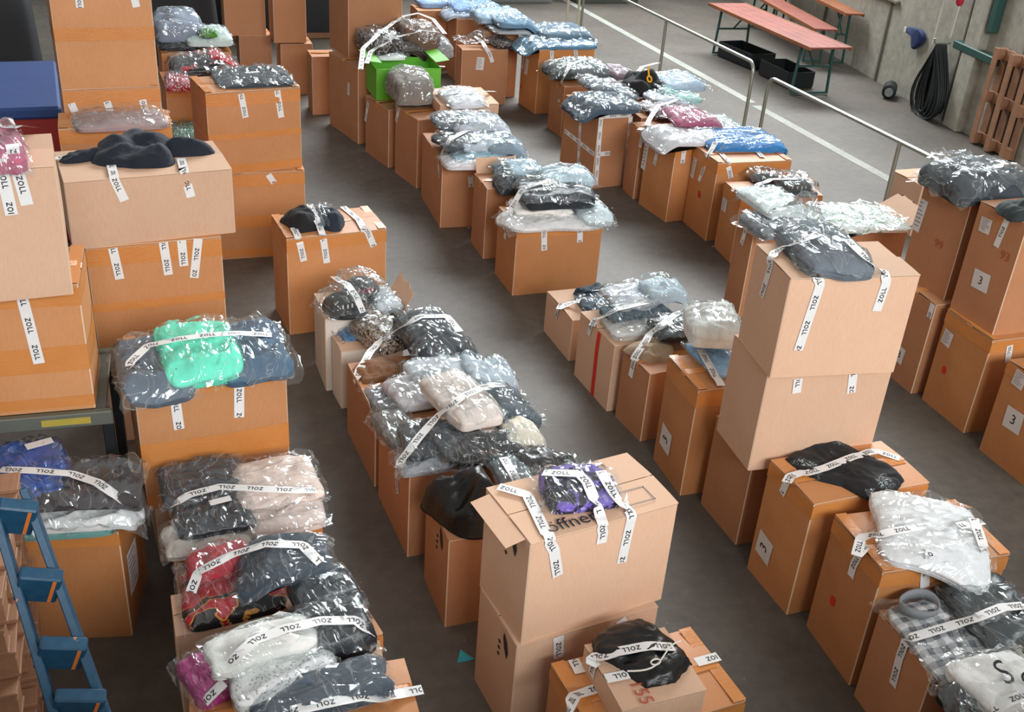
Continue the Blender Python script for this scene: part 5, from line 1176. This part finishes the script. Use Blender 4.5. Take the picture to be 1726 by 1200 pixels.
# cords down the wall
for nm, yy, z0, z1, rr, lab in (('cord', 1.42, .50, 2.4, .010, 'pale cord hanging beside the black cables'), ('cord', 1.00, 1.1, 2.4, .009, 'pale cord leading to the red plug')):
    mb = MB(); mb.tube([wl(-.15, yy - .12, z1), wl(-.15, yy - .02, (z0 + z1) / 2), wl(-.16, yy, z0)], rr, 6); tag(mb.build(nm, 'cord'), lab, 'cord')
mb = MB(); P = [wl(-.15, 1.02, 1.72), wl(-.15, 1.02, 1.62), wl(-.15, 1.01, 1.54), wl(-.15, 1.0, 1.50)]; mb.tube(P, [.03, .055, .05, .02], 10); tag(mb.build('plug', simple('red_plastic', 'b8203c', .4)), 'red round plug hanging on the wall at top right', 'plug')
# blue glove hanging
gl = empty('glove', wl(-.03, 2.1, .88), WA, 'dark blue glove hung flat on the wall', 'glove')
vs = []; n = 14
prof = [(0, .17), (.10, .19), (.19, .13), (.22, .02), (.17, -.12), (.08, -.24), (.03, -.30), (0, -.20), (-.02, -.06), (-.06, -.02), (-.18, .0), (-.22, .05), (-.19, .12), (-.10, .15)]
vs = [(-.00, -x * 1.35, z * .62) for x, z in prof] + [(-.05, -x * 1.16, z * .54) for x, z in prof]
fs = [tuple(range(n)), tuple(range(n, 2 * n))[::-1]] + [(i, n + i, n + (i + 1) % n, (i + 1) % n) for i in range(n)]
mesh('palm', vs, fs, simple('navy_cloth', '1f2f5c', .8), gl, None, True, None, 60)
mb = MB(); mb.box((-.055, .24, .04), (.012, .06, .07), bev=.003); mb.build('cuff', 'paper', gl)
# black cylinder on the floor by the wall
cy = empty('canister', (10.50, 12.80, .0), WA + R(60), 'black canister lying on the floor by the wall', 'canister')
mb = MB(); mb.tube([(-.17, 0, .105), (-.16, 0, .105), (.16, 0, .105), (.17, 0, .105)], [.085, .1, .1, .085], 18); mb.build('body', M_dark, cy)
mb = MB(); mb.tube([(.17, 0, .105), (.21, 0, .105)], .04, 12); mb.build('cap', simple('cream_cap', 'b9b49a'), cy)
mb = MB(); mb.tube([(-.17, 0, .105), (-.20, 0, .105)], .06, 12); mb.build('lid', simple('grey_cap', '7e8484'), cy)
# ---------------------------------------------------------------- pallets
M_wood = wood('pallet_wood', '8a6048', 'a47a5c')
def pallet(label, M, L=1.2, W=.8, cat='pallet', base=(0, 0, 0)):
    r = empty('wooden_pallet', (0, 0, 0), 0, label, cat); r.matrix_world = M
    for k in range(5):
        mb = MB(); mb.box((0, -W / 2 + .055 + k * (W - .11) / 4, .133), (L, .10 if k % 2 else .13, .02), bev=.003); mb.build('board', M_wood, r)
    for k in range(3):
        mb = MB(); mb.box((-L / 2 + .07 + k * (L - .14) / 2, 0, .112), (.13, W, .02), bev=.003); mb.build('cross_board', M_wood, r)
        mb = MB(); mb.box((0, -W / 2 + .055 + k * (W - .11) / 2, .01), (L, .10, .02), bev=.003); mb.build('bottom_board', M_wood, r)
        for j in range(3):
            mb = MB(); mb.box((-L / 2 + .07 + k * (L - .14) / 2, -W / 2 + .055 + j * (W - .11) / 2, .06), (.13, .10, .082), bev=.003); mb.build('block', M_wood, r)
    return r
pallet('wooden pallet standing upright against the right wall', WM @ Matrix.Translation((-.17, -.45, .62)) @ Matrix.Rotation(R(90), 4, 'Y') @ Matrix.Rotation(R(180), 4, 'Z'))
for k, lab in enumerate(('wooden pallet lowest of the stack behind the blue ladder', 'second wooden pallet from the floor behind the blue ladder', 'third wooden pallet from the floor behind the blue ladder', 'fourth wooden pallet from the floor behind the blue ladder', 'fifth wooden pallet, two below the top, behind the blue ladder', 'wooden pallet just below the topmost behind the blue ladder', 'topmost wooden pallet of the stack behind the blue ladder')):
    pallet(lab, Matrix.Translation((-1.24 + .02 * math.sin(k * 2.3), 3.78 + .02 * math.cos(k * 3.1), .002 + k * .1465)) @ Matrix.Rotation(R(2 * math.sin(k * 1.7)), 4, 'Z'))
# ---------------------------------------------------------------- blue steel ladder frame
def bluepaint():
    t = NT('chipped_blue_paint'); v = t.coord('Object'); n = t.noise(v, 7, 5, .6, .4); n2 = t.noise(v, 30, 3)
    c = t.mix(n2, srgb('14344f'), srgb('20526c'))
    c = t.mix(t.ramp(n, [(.64, (0, 0, 0)), (.655, (1, 1, 1))]), c, srgb('c07848'))
    t.col(c); t.p.inputs['Roughness'].default_value = .4; t.bump(n, .4, .004); return t.m
M_blue = bluepaint()
LD = empty('steel_ladder', LADDER[0][1], 0, 'blue painted steel ladder with chipped orange patches, bottom left', 'ladder')
o_ = Vector(LADDER[0][1])
A0, A1, B0, B1 = (Vector(q) - o_ for q in (LADDER[0][0], LADDER[0][1], LADDER[1][0], LADDER[1][1]))
for a, b_ in ((A0, A1), (B0, B1)):
    mb = MB(); mb.bar(a, b_, .030, .055, up=(0, -1, .4), bev=.004); mb.build('side_rail', M_blue, LD)
for t_ in (.13, .42, .71, .93):
    p, q_ = A0.lerp(A1, t_), B0.lerp(B1, t_)
    mb = MB(); mb.bar(p, q_, .05, .15, up=(0, -.35, 1), bev=.006); rg = mb.build('rung', M_blue, LD)
    mb = MB(); dd = (q_ - p).normalized(); mb.bar(p + dd * .018, p + dd * .030, .054, .13, up=(0, -.35, 1)); mb.build('orange_end', simple('orange_paint', 'd0702c', .5), rg)
# ---------------------------------------------------------------- grey metal cart under the left boxes
ct = empty('metal_cart', (-.85, 5.05, 0), -.05, 'grey metal platform cart carrying the tan and orange boxes at left', 'cart')
mb = MB(); mb.box((-.15, .0, .955), (1.5, .60, .02), bev=.004); mb.build('platform', M_olive, ct)
for yy in (-.31, .31):
    mb = MB(); mb.box((-.15, yy, .94), (1.56, .04, .075), bev=.005); mb.build('beam', M_olive, ct)
for xx in (-.85, .60):
    for yy in (-.28, .28):
        mb = MB(); mb.box((xx, yy, .50), (.05, .05, .82), bev=.004); mb.build('leg', M_dark, ct)
        mb = MB(); mb.tube([(xx, yy - .02, .055), (xx, yy + .02, .055)], .055, 14); mb.build('wheel', M_dark, ct)
mb = MB(); mb.box((.42, -.332, .94), (.22, .003, .035)); mb.build('sticker', simple('yellow_sticker', 'a8963c', .6), ct)
# ---------------------------------------------------------------- blue topped red crate at far left
bc = empty('covered_crate', (-1.25, 9.9, 0), .05, 'red and white crate with a blue fabric cover, upper left', 'crate')
mb = MB(); mb.box((0, 0, .55), (1.3, 1.5, 1.1), bev=.02); mb.build('body', simple('red_board', '8c2420', .6), bc)
mb = MB(); mb.box((0, 0, 1.14), (1.34, 1.54, .10), bev=.04); mb.build('cover', simple('blue_fabric', '1f3f78', .7, 0, .2, 5, .5), bc)
mb = MB(); mb.add([(-.5, -.765, 1.0), (-.28, -.765, 1.0), (.5, -.765, .3), (.28, -.765, .3)], [(0, 3, 2, 1)]); mb.build('white_stripe', 'paper', bc, smooth=False)
mb = MB(); mb.box((-.12, -.3, 1.193), (.16, .06, .002)); mb.build('white_label', 'paper', bc)
# small turquoise scrap
mb = MB(); mb.add([(0, 0, .004), (.09, .0, .004), (.04, .08, .004), (0, 0, .001), (.09, .0, .001), (.04, .08, .001)], [(0, 1, 2), (5, 4, 3), (0, 3, 4, 1), (1, 4, 5, 2), (2, 5, 3, 0)])
o = mb.build('paper_scrap', simple('turquoise', '2f9aa8', .7), None, (1.22, 3.60, 0)); tag(o, 'small turquoise scrap on the floor beside the plain boxes', 'scrap')
rnd = random.Random(2); mb = MB()
for k in range(70):
    x, y = rnd.uniform(-.5, 9), rnd.uniform(3, 16); s = rnd.uniform(.006, .02); a = rnd.uniform(0, 3)
    mb.box((0, 0, 0), (s, s * .6, .003), Matrix.Translation((x, y, .002)) @ Matrix.Rotation(a, 4, 'Z'))
tag(mb.build('floor_crumbs', 'paper', smooth=False), 'pale crumbs of paper scattered over the concrete floor', 'litter', None, 'stuff')

M_filler = simple('dark_filler_cover', '1c1e22', .7, 0, .3, 4, .6)  # near-black masses added to darken the bright gaps in the upper background
for i, (x, y, w_, d_, h_, lab) in enumerate(((-1.9, 13.2, 1.9, 1.2, 1.7, 'added dark filler left of the tallest box, far back'), (.3, 15.3, 1.7, 1.0, 1.9, 'added dark filler behind the green and white bags'), (2.6, 17.2, 2.6, 1.0, 1.9, 'added dark filler far behind the top centre boxes'))):
    q = empty('dark_filler', (x, y, 0), .1, lab, 'dark filler')
    mb = MB(); mb.box((0, 0, .07), (w_, d_, .14), bev=.01); mb.build('base', M_wood, q)
    vs = []; n = 40
    for j, (zz, s) in enumerate(((.10, 1.06), (.5, 1.03), (1.1, 1.0), (h_ - .12, .98), (h_, .9), (h_ + .03, .5), (h_ + .02, .05))):
        for k in range(n):
            a = k / n * 2 * math.pi; c_, s_ = math.cos(a), math.sin(a); m_ = (abs(c_) ** 6 + abs(s_) ** 6) ** (-1 / 6)
            fold = 1 + .03 * math.sin(a * 9 + j) * (1 - j / 7)
            vs.append((c_ * m_ * w_ / 2 * s * fold, s_ * m_ * d_ / 2 * s * fold, zz))
    fs = [(j * n + k, j * n + (k + 1) % n, (j + 1) * n + (k + 1) % n, (j + 1) * n + k) for j in range(6) for k in range(n)] + [tuple(range(6 * n, 7 * n))]
    mesh('cover', vs, fs, M_filler, q)
